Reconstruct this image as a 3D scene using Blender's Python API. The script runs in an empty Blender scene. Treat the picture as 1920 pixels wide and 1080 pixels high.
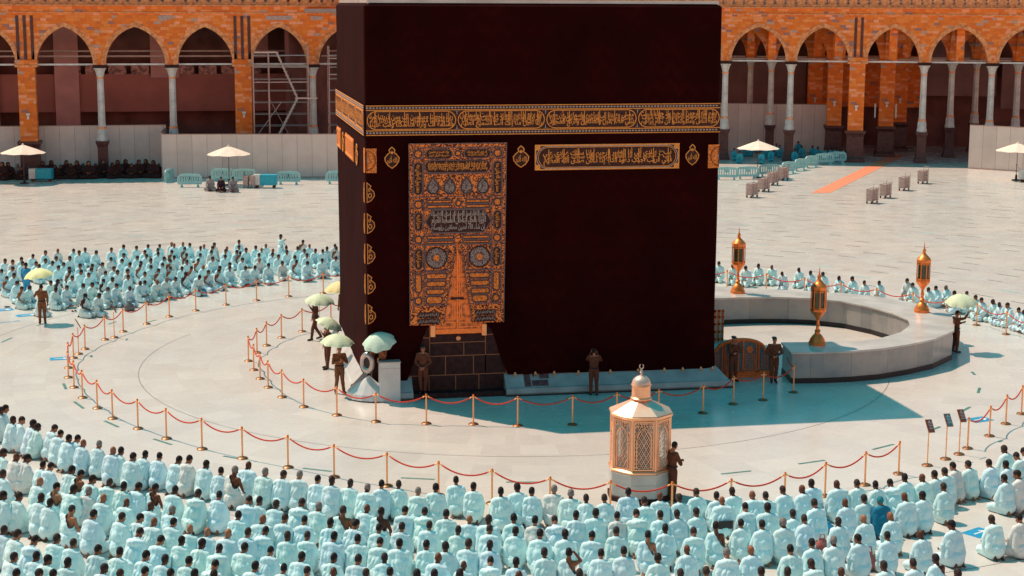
import bpy, bmesh, math, random
import numpy as np
from mathutils import Vector, Matrix, noise
random.seed(7)
R = math.radians
SC = bpy.context.scene
COL = SC.collection
# ---------------------------------------------------------------- camera
CAM = Vector((-5.88411, -58.41239, 13.94896))
YAW, PITCH, ROLL, FPX = 0.18765, 0.16789, 0.00401, 3142.103
_F = Vector((math.sin(YAW)*math.cos(PITCH), math.cos(YAW)*math.cos(PITCH), -math.sin(PITCH)))
_Rt = Vector((math.cos(YAW), -math.sin(YAW), 0)); _Up = _Rt.cross(_F)
_R2 = _Rt*math.cos(ROLL)+_Up*math.sin(ROLL); _U2 = -_Rt*math.sin(ROLL)+_Up*math.cos(ROLL)
cd = bpy.data.cameras.new('camera'); co = bpy.data.objects.new('camera', cd); COL.objects.link(co)
m3 = Matrix((_R2, _U2, -_F)).transposed()
co.matrix_world = Matrix.Translation(CAM) @ m3.to_4x4()
cd.sensor_width = 36; cd.lens = FPX/1920*36; cd.clip_start = 1; cd.clip_end = 2000
SC.camera = co
# ---------------------------------------------------------------- sky, sun, exposure
SUNDIR = Vector((-5.7, 6.1, 14)).normalized()       # towards the sun: the big shadow falls right and towards us
w = bpy.data.worlds.new('World'); SC.world = w; w.use_nodes = True
nt = w.node_tree; bg = nt.nodes['Background']
sky = nt.nodes.new('ShaderNodeTexSky'); sky.sky_type = 'NISHITA'; sky.sun_disc = False
sky.sun_elevation = math.asin(SUNDIR.z); sky.sun_rotation = math.atan2(SUNDIR.x, SUNDIR.y)
sky.air_density = 1.0; sky.dust_density = 1.5
tc = nt.nodes.new('ShaderNodeTexCoord'); sp = nt.nodes.new('ShaderNodeSeparateXYZ')
nt.links.new(tc.outputs['Generated'], sp.inputs[0])
rp = nt.nodes.new('ShaderNodeValToRGB'); nt.links.new(sp.outputs['Z'], rp.inputs[0])
cr = rp.color_ramp; cr.elements[0].position = 0.0; cr.elements[0].color = (5.6, 1.5, 0.85, 1)
cr.elements[1].position = 0.42; cr.elements[1].color = (0.0, 1.22, 1.06, 1)
e = cr.elements.new(0.17); e.color = (1.75, 1.0, 0.72, 1)
mx = nt.nodes.new('ShaderNodeMix'); mx.data_type = 'RGBA'; mx.blend_type = 'MULTIPLY'; mx.inputs[0].default_value = 1
nt.links.new(sky.outputs[0], mx.inputs[6]); nt.links.new(rp.outputs[0], mx.inputs[7])
nt.links.new(mx.outputs[2], bg.inputs[0]); bg.inputs[1].default_value = 0.12
sl = bpy.data.lights.new('sun', 'SUN'); sl.energy = 4.95; sl.angle = R(0.5); sl.color = (1.0, 0.69, 0.55)
so = bpy.data.objects.new('sun', sl); COL.objects.link(so)
so.rotation_euler = SUNDIR.to_track_quat('Z', 'Y').to_euler(); so.location = (0, 0, 60)
SC.view_settings.view_transform = 'Standard'; SC.view_settings.look = 'None'
SC.view_settings.exposure = 0.0; SC.view_settings.gamma = 1
SC.cycles.max_bounces = 6; SC.cycles.diffuse_bounces = 3; SC.cycles.glossy_bounces = 3
# ---------------------------------------------------------------- helpers
def at(px, py, z=0.0):                     # a point of the photograph, dropped on the level z
    d = _F+_R2*((px-960)/FPX)+_U2*((540-py)/FPX)
    return CAM+d*((z-CAM.z)/d.z)
def onY(px, py, Y=0.0):
    d = _F+_R2*((px-960)/FPX)+_U2*((540-py)/FPX)
    return CAM+d*((Y-CAM.y)/d.y)
def link(o): COL.objects.link(o); return o
def tag(o, label=None, cat=None, group=None, kind=None):
    if label: o['label'] = label
    if cat: o['category'] = cat
    if group: o['group'] = group
    if kind: o['kind'] = kind
    return o
def empty(name, loc=(0, 0, 0), rz=0.0):
    o = bpy.data.objects.new(name, None); link(o); o.location = loc; o.rotation_euler = (0, 0, rz); o.empty_display_size = .3
    return o
def copy_tree(o, parent=None):
    c = o.copy(); COL.objects.link(c)
    if parent is not None: c.parent = parent
    for ch in list(o.children): copy_tree(ch, c)
    return c
class MB:
    def __init__(s): s.v = []; s.f = []; s.mi = []; s.m = 0
    def add(s, vs, fs, M=None):
        b = len(s.v)
        s.v += [tuple(M @ Vector(v)) if M else tuple(v) for v in vs]
        s.f += [tuple(b+i for i in f) for f in fs]; s.mi += [s.m]*len(fs)
        return s
    def box(s, c, d, rz=0.0, M=None):
        x, y, z = [k/2 for k in d]; ca, sa = math.cos(rz), math.sin(rz)
        vs = [(c[0]+a*x*ca-b*y*sa, c[1]+a*x*sa+b*y*ca, c[2]+e*z) for a, b, e in
              ((-1,-1,-1),(1,-1,-1),(1,1,-1),(-1,1,-1),(-1,-1,1),(1,-1,1),(1,1,1),(-1,1,1))]
        return s.add(vs, [(0,3,2,1),(4,5,6,7),(0,1,5,4),(1,2,6,5),(2,3,7,6),(3,0,4,7)], M)
    def lathe(s, prof, c=(0,0,0), n=16, rot=0.0, M=None):
        vs = []; fs = []
        for r, z in prof:
            for k in range(n):
                a = rot+2*math.pi*k/n; vs.append((c[0]+r*math.cos(a), c[1]+r*math.sin(a), c[2]+z))
        for j in range(len(prof)-1):
            for k in range(n):
                k2 = (k+1) % n; fs.append((j*n+k, j*n+k2, (j+1)*n+k2, (j+1)*n+k))
        if prof[0][0] > 1e-4: fs.append(tuple(range(n))[::-1])
        if prof[-1][0] > 1e-4: fs.append(tuple((len(prof)-1)*n+k for k in range(n)))
        return s.add(vs, fs, M)
    def tube(s, pts, r, n=8, M=None, closed=False):
        pts = [Vector(p) for p in pts]; N = len(pts); rr = r if isinstance(r, (list, tuple)) else [r]*N
        vs = []; fs = []; up = Vector((0.03, 0.02, 1))
        for i, p in enumerate(pts):
            t = (pts[(i+1) % N]-pts[i-1]) if closed else (pts[min(i+1, N-1)]-pts[max(i-1, 0)])
            if t.length < 1e-9: t = Vector((0, 0, 1))
            t.normalize(); a = t.cross(up)
            if a.length < 0.05: a = t.cross(Vector((1, 0, 0)))
            a.normalize(); b = t.cross(a)
            for k in range(n):
                q = 2*math.pi*k/n; vs.append(p+(a*math.cos(q)+b*math.sin(q))*rr[i])
        L = N if closed else N-1
        for i in range(L):
            i2 = (i+1) % N
            for k in range(n):
                k2 = (k+1) % n; fs.append((i*n+k, i2*n+k, i2*n+k2, i*n+k2))
        if not closed: fs.append(tuple(range(n))); fs.append(tuple((N-1)*n+k for k in range(n))[::-1])
        return s.add(vs, fs, M)
    def prism(s, poly, z0, z1, M=None):     # poly in xy
        n = len(poly); vs = [(x, y, z0) for x, y in poly]+[(x, y, z1) for x, y in poly]
        fs = [tuple(range(n))[::-1], tuple(range(n, 2*n))]+[(i, (i+1) % n, n+(i+1) % n, n+i) for i in range(n)]
        return s.add(vs, fs, M)
    def slab(s, poly, y0, y1, M=None):      # poly in xz, y1<y0: front is y1
        n = len(poly); vs = [(x, y0, z) for x, z in poly]+[(x, y1, z) for x, z in poly]
        fs = [tuple(range(n))[::-1], tuple(range(n, 2*n))]+[(i, (i+1) % n, n+(i+1) % n, n+i) for i in range(n)]
        return s.add(vs, fs, M)
    def ring(s, poly, wd, y0, y1, M=None):   # a raised outline following a closed polygon in xz
        n = len(poly); P = [Vector((x, z)) for x, z in poly]; c = sum(P, Vector((0, 0)))/n; I = []
        for i in range(n):
            e1 = (P[i]-P[i-1]).normalized(); e2 = (P[(i+1) % n]-P[i]).normalized()
            nn = Vector((-(e1.y+e2.y), e1.x+e2.x))
            if nn.length < 1e-6: nn = c-P[i]
            nn.normalize()
            if nn.dot(c-P[i]) < 0: nn = -nn
            I.append(P[i]+nn*wd/max(.5, abs(nn.dot(Vector((-e1.y, e1.x))))))
        vs = [(p.x, y0, p.y) for p in P]+[(p.x, y1, p.y) for p in P]+[(p.x, y1, p.y) for p in I]+[(p.x, y0, p.y) for p in I]
        fs = []
        for i in range(n):
            j = (i+1) % n; fs += [(i, j, n+j, n+i), (n+i, n+j, 2*n+j, 2*n+i), (2*n+i, 2*n+j, 3*n+j, 3*n+i)]
        return s.add(vs, fs, M)
    def build(s, name, mat, parent=None, smooth=False, bevel=0.0, recalc=True):
        me = bpy.data.meshes.new(name); me.from_pydata(s.v, [], s.f)
        mats = mat if isinstance(mat, (list, tuple)) else [mat]
        for m in mats: me.materials.append(m)
        if len(mats) > 1: me.polygons.foreach_set('material_index', s.mi)
        bm = bmesh.new(); bm.from_mesh(me)
        if recalc: bmesh.ops.recalc_face_normals(bm, faces=bm.faces)
        if bevel: bmesh.ops.bevel(bm, geom=[e for e in bm.edges if e.calc_face_angle(0) > .5], offset=bevel, segments=2, affect='EDGES', profile=.5)
        bm.to_mesh(me); bm.free()
        if smooth:
            me.polygons.foreach_set('use_smooth', [True]*len(me.polygons))
            if smooth != 'all': me.set_sharp_from_angle(angle=R(35))
        me.update()
        o = bpy.data.objects.new(name, me); link(o)
        if parent is not None: o.parent = parent
        return o
def circ(cx, cz, rx, rz=None, n=24, a0=0):
    rz = rx if rz is None else rz
    return [(cx+rx*math.cos(a0+2*math.pi*k/n), cz+rz*math.sin(a0+2*math.pi*k/n)) for k in range(n)]
def caps(x0, x1, z0, z1, n=8):              # stadium shape, ends rounded on the short sides
    w, h = x1-x0, z1-z0; r = min(w, h)/2; o = []
    for cx, cz, a in ((x1-r, z0+r, -90), (x1-r, z1-r, 0), (x0+r, z1-r, 90), (x0+r, z0+r, 180)):
        for k in range(n): t = R(a+90*k/(n-1)); o.append((cx+r*math.cos(t), cz+r*math.sin(t)))
    q = []
    for p in o:
        if not q or (abs(p[0]-q[-1][0])+abs(p[1]-q[-1][1])) > 1e-4: q.append(p)
    if abs(q[0][0]-q[-1][0])+abs(q[0][1]-q[-1][1]) < 1e-4: q.pop()
    return q
# ---------------------------------------------------------------- materials
class NT:
    def __init__(s, name):
        s.m = bpy.data.materials.new(name); s.m.use_nodes = True; s.t = s.m.node_tree; s.b = s.t.nodes['Principled BSDF']
    def n(s, ty, **k):
        x = s.t.nodes.new('ShaderNode'+ty)
        for a, v in k.items(): setattr(x, a, v)
        return x
    def l(s, a, b): s.t.links.new(a, b)
    def math(s, op, a, b=None, c=None):
        x = s.n('Math', operation=op)
        for i, v in enumerate((a, b, c)):
            if v is None: continue
            if isinstance(v, (int, float)): x.inputs[i].default_value = v
            else: s.l(v, x.inputs[i])
        return x.outputs[0]
    def mix(s, f, a, b, bt='MIX'):
        x = s.n('Mix', data_type='RGBA', blend_type=bt)
        for i, v in ((0, f), (6, a), (7, b)):
            if isinstance(v, (int, float)): x.inputs[i].default_value = v
            elif isinstance(v, tuple): x.inputs[i].default_value = (*v[:3], 1)
            else: s.l(v, x.inputs[i])
        return x.outputs[2]
    def ramp(s, f, els, const=False):
        x = s.n('ValToRGB'); s.l(f, x.inputs[0]); c = x.color_ramp
        if const: c.interpolation = 'CONSTANT'
        while len(c.elements) < len(els): c.elements.new(.5)
        for e, (p, col) in zip(c.elements, els): e.position = p; e.color = (*col, 1)
        return x.outputs[0]
    def coord(s, which='Object'): return s.n('TexCoord').outputs[which]
    def noise(s, v, sc, det=3, rough=.5):
        x = s.n('TexNoise'); x.inputs['Scale'].default_value = sc; x.inputs['Detail'].default_value = det; x.inputs['Roughness'].default_value = rough
        if v is not None: s.l(v, x.inputs['Vector'])
        return x.outputs['Fac']
    def bump(s, h, st=.3, d=.02):
        x = s.n('Bump'); x.inputs['Strength'].default_value = st; x.inputs['Distance'].default_value = d
        s.l(h, x.inputs['Height']); s.l(x.outputs[0], s.b.inputs['Normal'])
    def fin(s, col, rough=.6, metal=0.0, spec=.5):
        if isinstance(col, tuple): s.b.inputs['Base Color'].default_value = (*col[:3], 1)
        else: s.l(col, s.b.inputs['Base Color'])
        if isinstance(rough, (int, float)): s.b.inputs['Roughness'].default_value = rough
        else: s.l(rough, s.b.inputs['Roughness'])
        s.b.inputs['Metallic'].default_value = metal; s.b.inputs['Specular IOR Level'].default_value = spec
        return s.m
def simple(name, col, rough=.6, metal=0.0, var=.12, sc=6.0, spec=.5, bump=0.0):
    t = NT(name); c = t.coord(); f = t.noise(c, sc, 4)
    d = tuple(max(0, k*(1-var*1.6)) for k in col); l = tuple(min(1, k*(1+var)) for k in col)
    o = t.ramp(f, [(.3, d), (.7, l)])
    if bump: t.bump(t.noise(c, sc*6, 3), bump, .01)
    return t.fin(o, rough, metal, spec)
M = {}
M['gold'] = simple('gold_metal', (.92, .25, .055), .42, .6, .12, 8)
M['rosegold'] = simple('rose_gold_metal', (1.0, .50, .28), .36, .6, .06, 5)
M['goldpaint'] = simple('gold_thread', (1.0, .31, .052), .6, .1, .25, 30)
M['silverthread'] = simple('silver_thread', (.42, .34, .31), .5, .2, .25, 30)
M['greyline'] = simple('grey_braid', (.15, .10, .105), .6, .1, .2, 20)
M['brass'] = simple('brass_post', (1.0, .42, .17), .38, .45, .08, 9)
M['brassdark'] = simple('dark_brass', (.33, .14, .06), .4, .7, .2, 9)
M['rope'] = simple('red_velvet_rope', (.62, .045, .015), .85, 0, .2, 30)
M['silver'] = simple('silver_metal', (.50, .45, .42), .30, .75, .12, 5)
M['roofmetal'] = simple('polished_roof', (1.0, .64, .48), .44, .85, .05, 3)
M['black'] = simple('black_paint', (.012, .008, .010), .5, 0, .2, 5)
M['darkstone'] = simple('dark_granite', (.045, .018, .018), .6, 0, .3, 5, spec=.15)
M['plinth'] = simple('dark_plinth_stone', (.10, .030, .026), .45, 0, .3, 3)
M['marble'] = simple('grey_marble', (.55, .52, .48), .28, 0, .14, 1.1)
M['marblewhite'] = simple('white_marble', (.60, .60, .58), .25, 0, .08, 1.5)
M['footing'] = simple('shaded_footing_marble', (.30, .36, .36), .3, 0, .16, 1.5)  # darker marble copy: the shade round the cube is put into its colour
M['colmarble'] = simple('column_marble', (.66, .66, .62), .3, 0, .14, 2.2)
M['skin'] = None
M['uniform'] = simple('brown_uniform_cloth', (.23, .082, .030), .85, 0, .25, 14, bump=.3)
M['uniformdark'] = simple('dark_and_shaded_brown_cloth', (.13, .036, .014), .85, 0, .25, 14)  # also the brown uniform with shade painted in, for guards by the cube
M['shoe'] = simple('black_shoe', (.018, .010, .010), .4)
M['teal'] = simple('teal_plastic', (.30, .62, .62), .5, 0, .08, 3)
M['tealbright'] = simple('bright_teal_panel', (.005, .40, .52), .45, 0, .08, 3)
M['hoard'] = None
M['canvas'] = simple('cream_canvas', (.92, .74, .60), .8, 0, .05, 3)
M['umbgreen'] = simple('pale_green_fabric', (.66, .74, .50), .7, 0, .06, 3)
M['umbyellow'] = simple('yellow_fabric', (.82, .66, .30), .7, 0, .06, 3)
M['steel'] = simple('galvanised_steel', (.44, .33, .30), .45, .5, .15, 8)
M['carton'] = simple('dusty_pink_panel', (.52, .36, .31), .7, 0, .18, 6)
M['orangecarpet'] = simple('salmon_carpet', (.80, .25, .13), .9, 0, .1, 3)
M['lampglass'] = simple('green_lantern_glass', (.07, .08, .035), .18, 0, .3, 6)
M['marking'] = simple('floor_tape', (.07, .20, .17), .6, 0, .2, 6)
M['bluestick'] = simple('blue_sticker', (.01, .28, .50), .5, 0, .1, 6)
M['whitepaint'] = simple('white_paint', (.75, .75, .72), .6)
M['black_robe'] = simple('black_abaya_cloth', (.050, .012, .010), .9, 0, .35, 10)
def mat_objcolor(name, rough, sc, var, fold=0.0, tint=None):
    t = NT(name); oi = t.n('ObjectInfo'); c = t.coord()
    f = t.noise(c, sc, 4); v = t.ramp(f, [(.25, (1-var,)*3), (.75, (1, 1, 1))])
    col = t.mix(1.0, oi.outputs['Color'], v, 'MULTIPLY')
    if fold:
        mp = t.n('Mapping'); mp.inputs['Scale'].default_value = (1, 1, .16); mp.inputs['Rotation'].default_value = (0, .35, 0); t.l(c, mp.inputs[0])
        a = t.noise(mp.outputs[0], 22, 1, .4); a = t.math('ABSOLUTE', t.math('SUBTRACT', a, .5))
        t.bump(a, fold, .05)
    m = t.fin(col, rough, 0, .3)
    return m
M['cloth'] = mat_objcolor('white_ihram_cloth', .85, 5, .08, .30)
M['cloth'].node_tree.nodes['Principled BSDF'].inputs['Subsurface Weight'].default_value = 0
M['skin'] = mat_objcolor('skin', .55, 9, .18)
M['hair'] = mat_objcolor('hair', .7, 30, .4)
M['maskcloth'] = simple('blue_face_mask', (.12, .55, .62), .8)
# stone masonry with stones of different colour, coordinates along the wall
def masonry(name, pal, bw=.52, bh=.235, mortar=(.42, .16, .07), grain=.16):
    t = NT(name); c = t.coord(); s = t.n('SeparateXYZ'); t.l(c, s.inputs[0]); X, Y, Z = s.outputs
    u = t.math('ADD', X, t.math('MULTIPLY', Y, 1.0)); row = t.math('FLOOR', t.math('DIVIDE', Z, bh))
    wn = t.n('TexWhiteNoise', noise_dimensions='1D'); t.l(row, wn.inputs['W'])
    uu = t.math('ADD', t.math('DIVIDE', u, bw), t.math('MULTIPLY', wn.outputs[0], 7.0))
    # stones of uneven length: warp the run with low noise
    cm = t.n('CombineXYZ'); t.l(uu, cm.inputs[0]); t.l(t.math('MULTIPLY', row, 3.7), cm.inputs[1])
    nz = t.noise(cm.outputs[0], .9, 1); uu = t.math('ADD', uu, t.math('MULTIPLY', nz, 1.4))
    cell = t.math('FLOOR', uu); cc = t.n('CombineXYZ'); t.l(cell, cc.inputs[0]); t.l(row, cc.inputs[1])
    w2 = t.n('TexWhiteNoise', noise_dimensions='2D'); t.l(cc.outputs[0], w2.inputs['Vector'])
    col = t.ramp(w2.outputs[0], pal, True)
    g = t.ramp(t.noise(c, 2.2, 5, .7), [(.25, (1-grain,)*3), (.75, (1.12, 1.12, 1.12))])
    col = t.mix(1.0, col, g, 'MULTIPLY')
    fz = t.math('FRACT', t.math('DIVIDE', Z, bh)); fu = t.math('FRACT', uu)
    mo = t.math('MAXIMUM', t.math('LESS_THAN', fz, .07), t.math('LESS_THAN', fu, .035))
    col = t.mix(t.math('MULTIPLY', mo, .38), col, mortar)
    t.bump(t.math('ADD', t.math('MULTIPLY', t.math('SUBTRACT', 1.0, mo), .6), t.math('MULTIPLY', w2.outputs[0], .4)), .4, .03)
    return t.fin(col, .85, 0, .25)
PAL = [(0, (.90, .225, .036)), (.16, (.95, .28, .06)), (.34, (.86, .195, .034)), (.48, (.97, .34, .12)), (.60, (.80, .19, .045)),
       (.70, (1.0, .39, .20)), (.79, (.91, .225, .034)), (.93, (.42, .20, .16)), (.97, (.60, .36, .26))]
M['stone'] = masonry('orange_masonry', PAL)
M['stonearch'] = simple('pink_voussoir', (.97, .33, .13), .85, 0, .3, 3.5, bump=.4)
# ================================================================ GROUND
def ground_mat():
    t = NT('marble_paving'); c = t.coord(); s = t.n('SeparateXYZ'); t.l(c, s.inputs[0]); X, Y, Z = s.outputs
    dx = t.math('SUBTRACT', X, 6.4); dy = t.math('SUBTRACT', Y, 5.8)
    r = t.math('SQRT', t.math('ADD', t.math('MULTIPLY', dx, dx), t.math('MULTIPLY', dy, dy)))
    a = t.math('ARCTAN2', dy, dx)
    rr = t.math('DIVIDE', r, 1.2); ri = t.math('FLOOR', rr)
    au = t.math('MULTIPLY', a, t.math('DIVIDE', t.math('ADD', t.math('MULTIPLY', ri, 1.2), .6), 1.2)); 
    au = t.math('ADD', au, t.math('MULTIPLY', ri, .37)); ai = t.math('FLOOR', au)
    cc = t.n('CombineXYZ'); t.l(ri, cc.inputs[0]); t.l(ai, cc.inputs[1])
    wn = t.n('TexWhiteNoise', noise_dimensions='2D'); t.l(cc.outputs[0], wn.inputs['Vector'])
    col = t.ramp(wn.outputs[0], [(0, (.61, .562, .515)), (.5, (.645, .60, .55)), (1, (.67, .625, .572))])
    big = t.ramp(t.noise(c, .16, 4, .6), [(.3, (.93, .94, .96)), (.7, (1.04, 1.0, .96))])
    col = t.mix(1.0, col, big, 'MULTIPLY')
    vein = t.ramp(t.noise(c, 1.3, 6, .65), [(.42, (1, 1, 1)), (.5, (.972, .968, .966)), (.58, (1, 1, 1))])
    col = t.mix(1.0, col, vein, 'MULTIPLY')
    sm = t.math('MAXIMUM', t.math('LESS_THAN', t.math('FRACT', rr), .014), t.math('LESS_THAN', t.math('FRACT', au), .012))
    col = t.mix(t.math('MULTIPLY', sm, .16), col, (.28, .25, .23))
    ro = t.math('ADD', t.math('MULTIPLY', t.noise(c, .9, 3), .22), .15)
    return t.fin(col, ro, 0, .45)
M['ground'] = ground_mat()
g = MB(); g.add([(-420, -420, 0), (420, -420, 0), (420, 420, 0), (-420, 420, 0)], [(0, 1, 2, 3)])
tag(g.build('ground', M['ground']), kind='structure')
# floor tape, seam circles, sticker decals, all real thin sheets a few millimetres above the paving
def strip(mb, a, b, wd, z):
    a = Vector((a[0], a[1], 0)); b = Vector((b[0], b[1], 0)); d = (b-a).normalized(); n = Vector((-d.y, d.x, 0))*wd/2
    mb.add([(p.x, p.y, z) for p in (a-n, b-n, b+n, a+n)], [(0, 1, 2, 3)])
mk = MB()
for a, b in [((139,753),(157,766)),((196,789),(222.5,801)),((288,823),(322,834)),((419,855),(447,860)),((568,878),(622,884)),
             ((752,896),(815,899)),((949,904),(1014,904)),((1352,889),(1408,883)),((1497,870),(1547,863)),((1636,843),(1676,833)),
             ((1750,805),(1763,800)),((1801,773),(1819,763)),((1834,737),(1837,727)),((119,719),(124,730)),((3,642),(23,633)),
             ((204,608),(218,603)),((274,605),(293,600)),((1822,697),(1828,703)),((68,611),(84,606)),((1872,829),(1879,826))]:
    strip(mk, at(*a), at(*b), .11, .004)
tag(mk.build('floor_markings', M['marking']), kind='structure')
rnd = random.Random(3)
dk = [MB(), MB()]
for ring in range(26):                       # short prayer-row dashes on the far plaza
    rr = 25.5+ring*2.05
    k = 0
    a = R(8)+rnd.random()*.05
    while a < R(172):
        ln = 1.15/rr
        if rnd.random() < .78:
            q = 0 if rnd.random() < .8 else 1
            da = rnd.uniform(-.01, .01)
            x0, y0 = 6.4+rr*math.cos(a), 5.8+rr*math.sin(a); x1, y1 = 6.4+rr*math.cos(a+ln+da), 5.8+rr*math.sin(a+ln+da)
            if y0 < 70 and not (-22 < x0 < 3 and y0 < 31): strip(dk[q], (x0, y0), (x1, y1), .10, .004)
        a += rnd.uniform(2.4, 4.4)/rr
M['dash'] = simple('grey_floor_dash', (.20, .18, .17), .7, 0, .2, 2); M['dashteal'] = simple('teal_floor_dash', (.16, .50, .52), .7, 0, .1, 2)
tag(dk[0].build('row_dashes', M['dash']), kind='structure'); tag(dk[1].build('teal_row_dashes', M['dashteal']), kind='structure')
sc = MB()
def arc(mb, c, r, a0, a1, wd, z, n=90):
    for i in range(n):
        p, q = R(a0+(a1-a0)*i/n), R(a0+(a1-a0)*(i+1)/n)
        mb.add([(c[0]+k*math.cos(t), c[1]+k*math.sin(t), z) for k, t in ((r, p), (r+wd, p), (r+wd, q), (r, q))], [(0, 1, 2, 3)])
arc(sc, (6.4, 5.8), 14.6, 150, 335, .03, .003); arc(sc, (6.4, 5.8), 22.2, 140, 330, .03, .003); arc(sc, (6.4, 5.8), 27.5, 150, 300, .03, .003)
tag(sc.build('paving_seams', M['dash']), kind='structure')
ob = MB(); p = [at(1521,362), at(1556,362), at(1657,312), at(1624,312)]
d = (p[2]-p[1])*.55; ob.add([(*q.xy, .012) for q in (p[0], p[1], p[2]+d, p[3]+d)], [(0, 1, 2, 3)])
tag(ob.build('salmon_path', M['orangecarpet']), kind='structure')
# ================================================================ ARABIC LETTERING (shaped by hand: Blender does not join letters)
AF = {'ا':'FE8D FE8E','أ':'FE83 FE84','إ':'FE87 FE88','ب':'FE8F FE90 FE91 FE92','ة':'FE93 FE94','ت':'FE95 FE96 FE97 FE98','ث':'FE99 FE9A FE9B FE9C','ج':'FE9D FE9E FE9F FEA0','ح':'FEA1 FEA2 FEA3 FEA4','خ':'FEA5 FEA6 FEA7 FEA8','د':'FEA9 FEAA','ذ':'FEAB FEAC','ر':'FEAD FEAE','ز':'FEAF FEB0','س':'FEB1 FEB2 FEB3 FEB4','ش':'FEB5 FEB6 FEB7 FEB8','ص':'FEB9 FEBA FEBB FEBC','ض':'FEBD FEBE FEBF FEC0','ط':'FEC1 FEC2 FEC3 FEC4','ظ':'FEC5 FEC6 FEC7 FEC8','ع':'FEC9 FECA FECB FECC','غ':'FECD FECE FECF FED0','ف':'FED1 FED2 FED3 FED4','ق':'FED5 FED6 FED7 FED8','ك':'FED9 FEDA FEDB FEDC','ل':'FEDD FEDE FEDF FEE0','م':'FEE1 FEE2 FEE3 FEE4','ن':'FEE5 FEE6 FEE7 FEE8','ه':'FEE9 FEEA FEEB FEEC','و':'FEED FEEE','ى':'FEEF FEF0','ي':'FEF1 FEF2 FEF3 FEF4'}
AF = {k: [chr(int(h, 16)) for h in v.split()] for k, v in AF.items()}
def shape(t):
    o = []
    for i, c in enumerate(t):
        if c not in AF: o.append(c); continue
        p = t[i-1] if i else ' '; n = t[i+1] if i+1 < len(t) else ' '
        jp = p in AF and len(AF[p]) == 4; jn = len(AF[c]) == 4 and n in AF
        o.append(AF[c][min(3 if jp and jn else 1 if jp else 2 if jn else 0, len(AF[c])-1)])
    return ''.join(reversed(o))
_tc = {}
def glyphs(txt, bold=.020):                  # unit mesh of one line: verts scaled to 0..1 in both directions
    if (txt, bold) in _tc: return _tc[txt, bold]
    cu = bpy.data.curves.new('lettering', 'FONT'); cu.body = shape(txt); cu.offset = bold; cu.resolution_u = 3
    ob = bpy.data.objects.new('lettering', cu); link(ob)
    dg = bpy.context.evaluated_depsgraph_get(); me = bpy.data.meshes.new_from_object(ob.evaluated_get(dg))
    vs = [v.co.copy() for v in me.vertices]; fs = [tuple(p.vertices) for p in me.polygons]
    bpy.data.objects.remove(ob); bpy.data.meshes.remove(me)
    x0 = min(v.x for v in vs); x1 = max(v.x for v in vs); y0 = min(v.y for v in vs); y1 = max(v.y for v in vs)
    _tc[txt, bold] = ([((v.x-x0)/(x1-x0), (v.y-y0)/(y1-y0)) for v in vs], fs)
    return _tc[txt, bold]
def write(mb, txt, x0, x1, z0, z1, y=0, M_=None, arch=0.0, rot=False):
    vs, fs = glyphs(txt); o = []
    for u, v in vs:
        if rot: u, v = v, 1-u
        o.append((x0+u*(x1-x0), y, z0+v*(z1-z0)+arch*math.sin(math.pi*u)))
    mb.add(o, fs, M_)
def panel_text(mb, lines, x0, x1, z0, z1, y, M_=None, dense=True):   # calligraphic panel: lines interlocked one above the other, tall uprights
    h = z1-z0; n = len(lines)
    for i, t in enumerate(lines):
        a = z1-h*(i+1)/n-h*.05*(i < n-1); b = z1-h*i/n+h*.06*(i > 0)
        write(mb, t, x0+.02*(i % 2), x1-.02*((i+1) % 2), a, b, y-.003*i, M_)
    if dense and n == 2 and h > .35 and x1-x0 > 1.5: write(mb, lines[0], x0+.05, x1-.05, z0+h*.26, z1-h*.22, y-.009, M_)
# ================================================================ KAABA
KW, KD, KH = 12.84, 11.5, 13.97
kaaba = empty('kaaba', (KW/2, KD/2, 0))
tag(kaaba, 'huge black cloth-draped cube with gold embroidered band and curtained door', 'shrine')
def kb(mb, name, mat, parent=None, **k):     # parts are modelled in world space, then hung on the empty
    o = mb.build(name, mat, None, **k)
    if parent is None:
        o.parent = kaaba; o.matrix_parent_inverse = Matrix.Translation((-KW/2, -KD/2, 0))
    else: o.parent = parent
    return o
def kisawa_mat():
    t = NT('black_silk_cloth'); c = t.coord(); s = t.n('SeparateXYZ'); t.l(c, s.inputs[0])
    f = t.noise(c, .5, 4, .6); col = t.ramp(f, [(.3, (.013, .0012, .0013)), (.7, (.032, .0026, .0022))])
    u = t.math('ADD', s.outputs[0], s.outputs[1])
    zig = t.math('ABSOLUTE', t.math('SUBTRACT', t.math('FRACT', t.math('MULTIPLY', u, 1.6)), .5))
    wv = t.math('FRACT', t.math('ADD', t.math('MULTIPLY', s.outputs[2], 1.5), zig))
    k = t.math('MULTIPLY', t.math('LESS_THAN', wv, .5), .5)
    col = t.mix(k, col, (.019, .0018, .0018))
    mp = t.n('Mapping'); mp.inputs['Scale'].default_value = (1, 1, .12); t.l(c, mp.inputs[0])
    t.bump(t.noise(mp.outputs[0], 2.2, 3), .35, .05)
    t.b.inputs['Sheen Weight'].default_value = 0; return t.fin(col, .8, 0, .03)
M['kiswa'] = kisawa_mat()
core = MB(); core.box((KW/2, KD/2, 6.9), (KW-.3, KD-.3, 13.8)); kb(core, 'stone_core', M['darkstone'])
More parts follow.
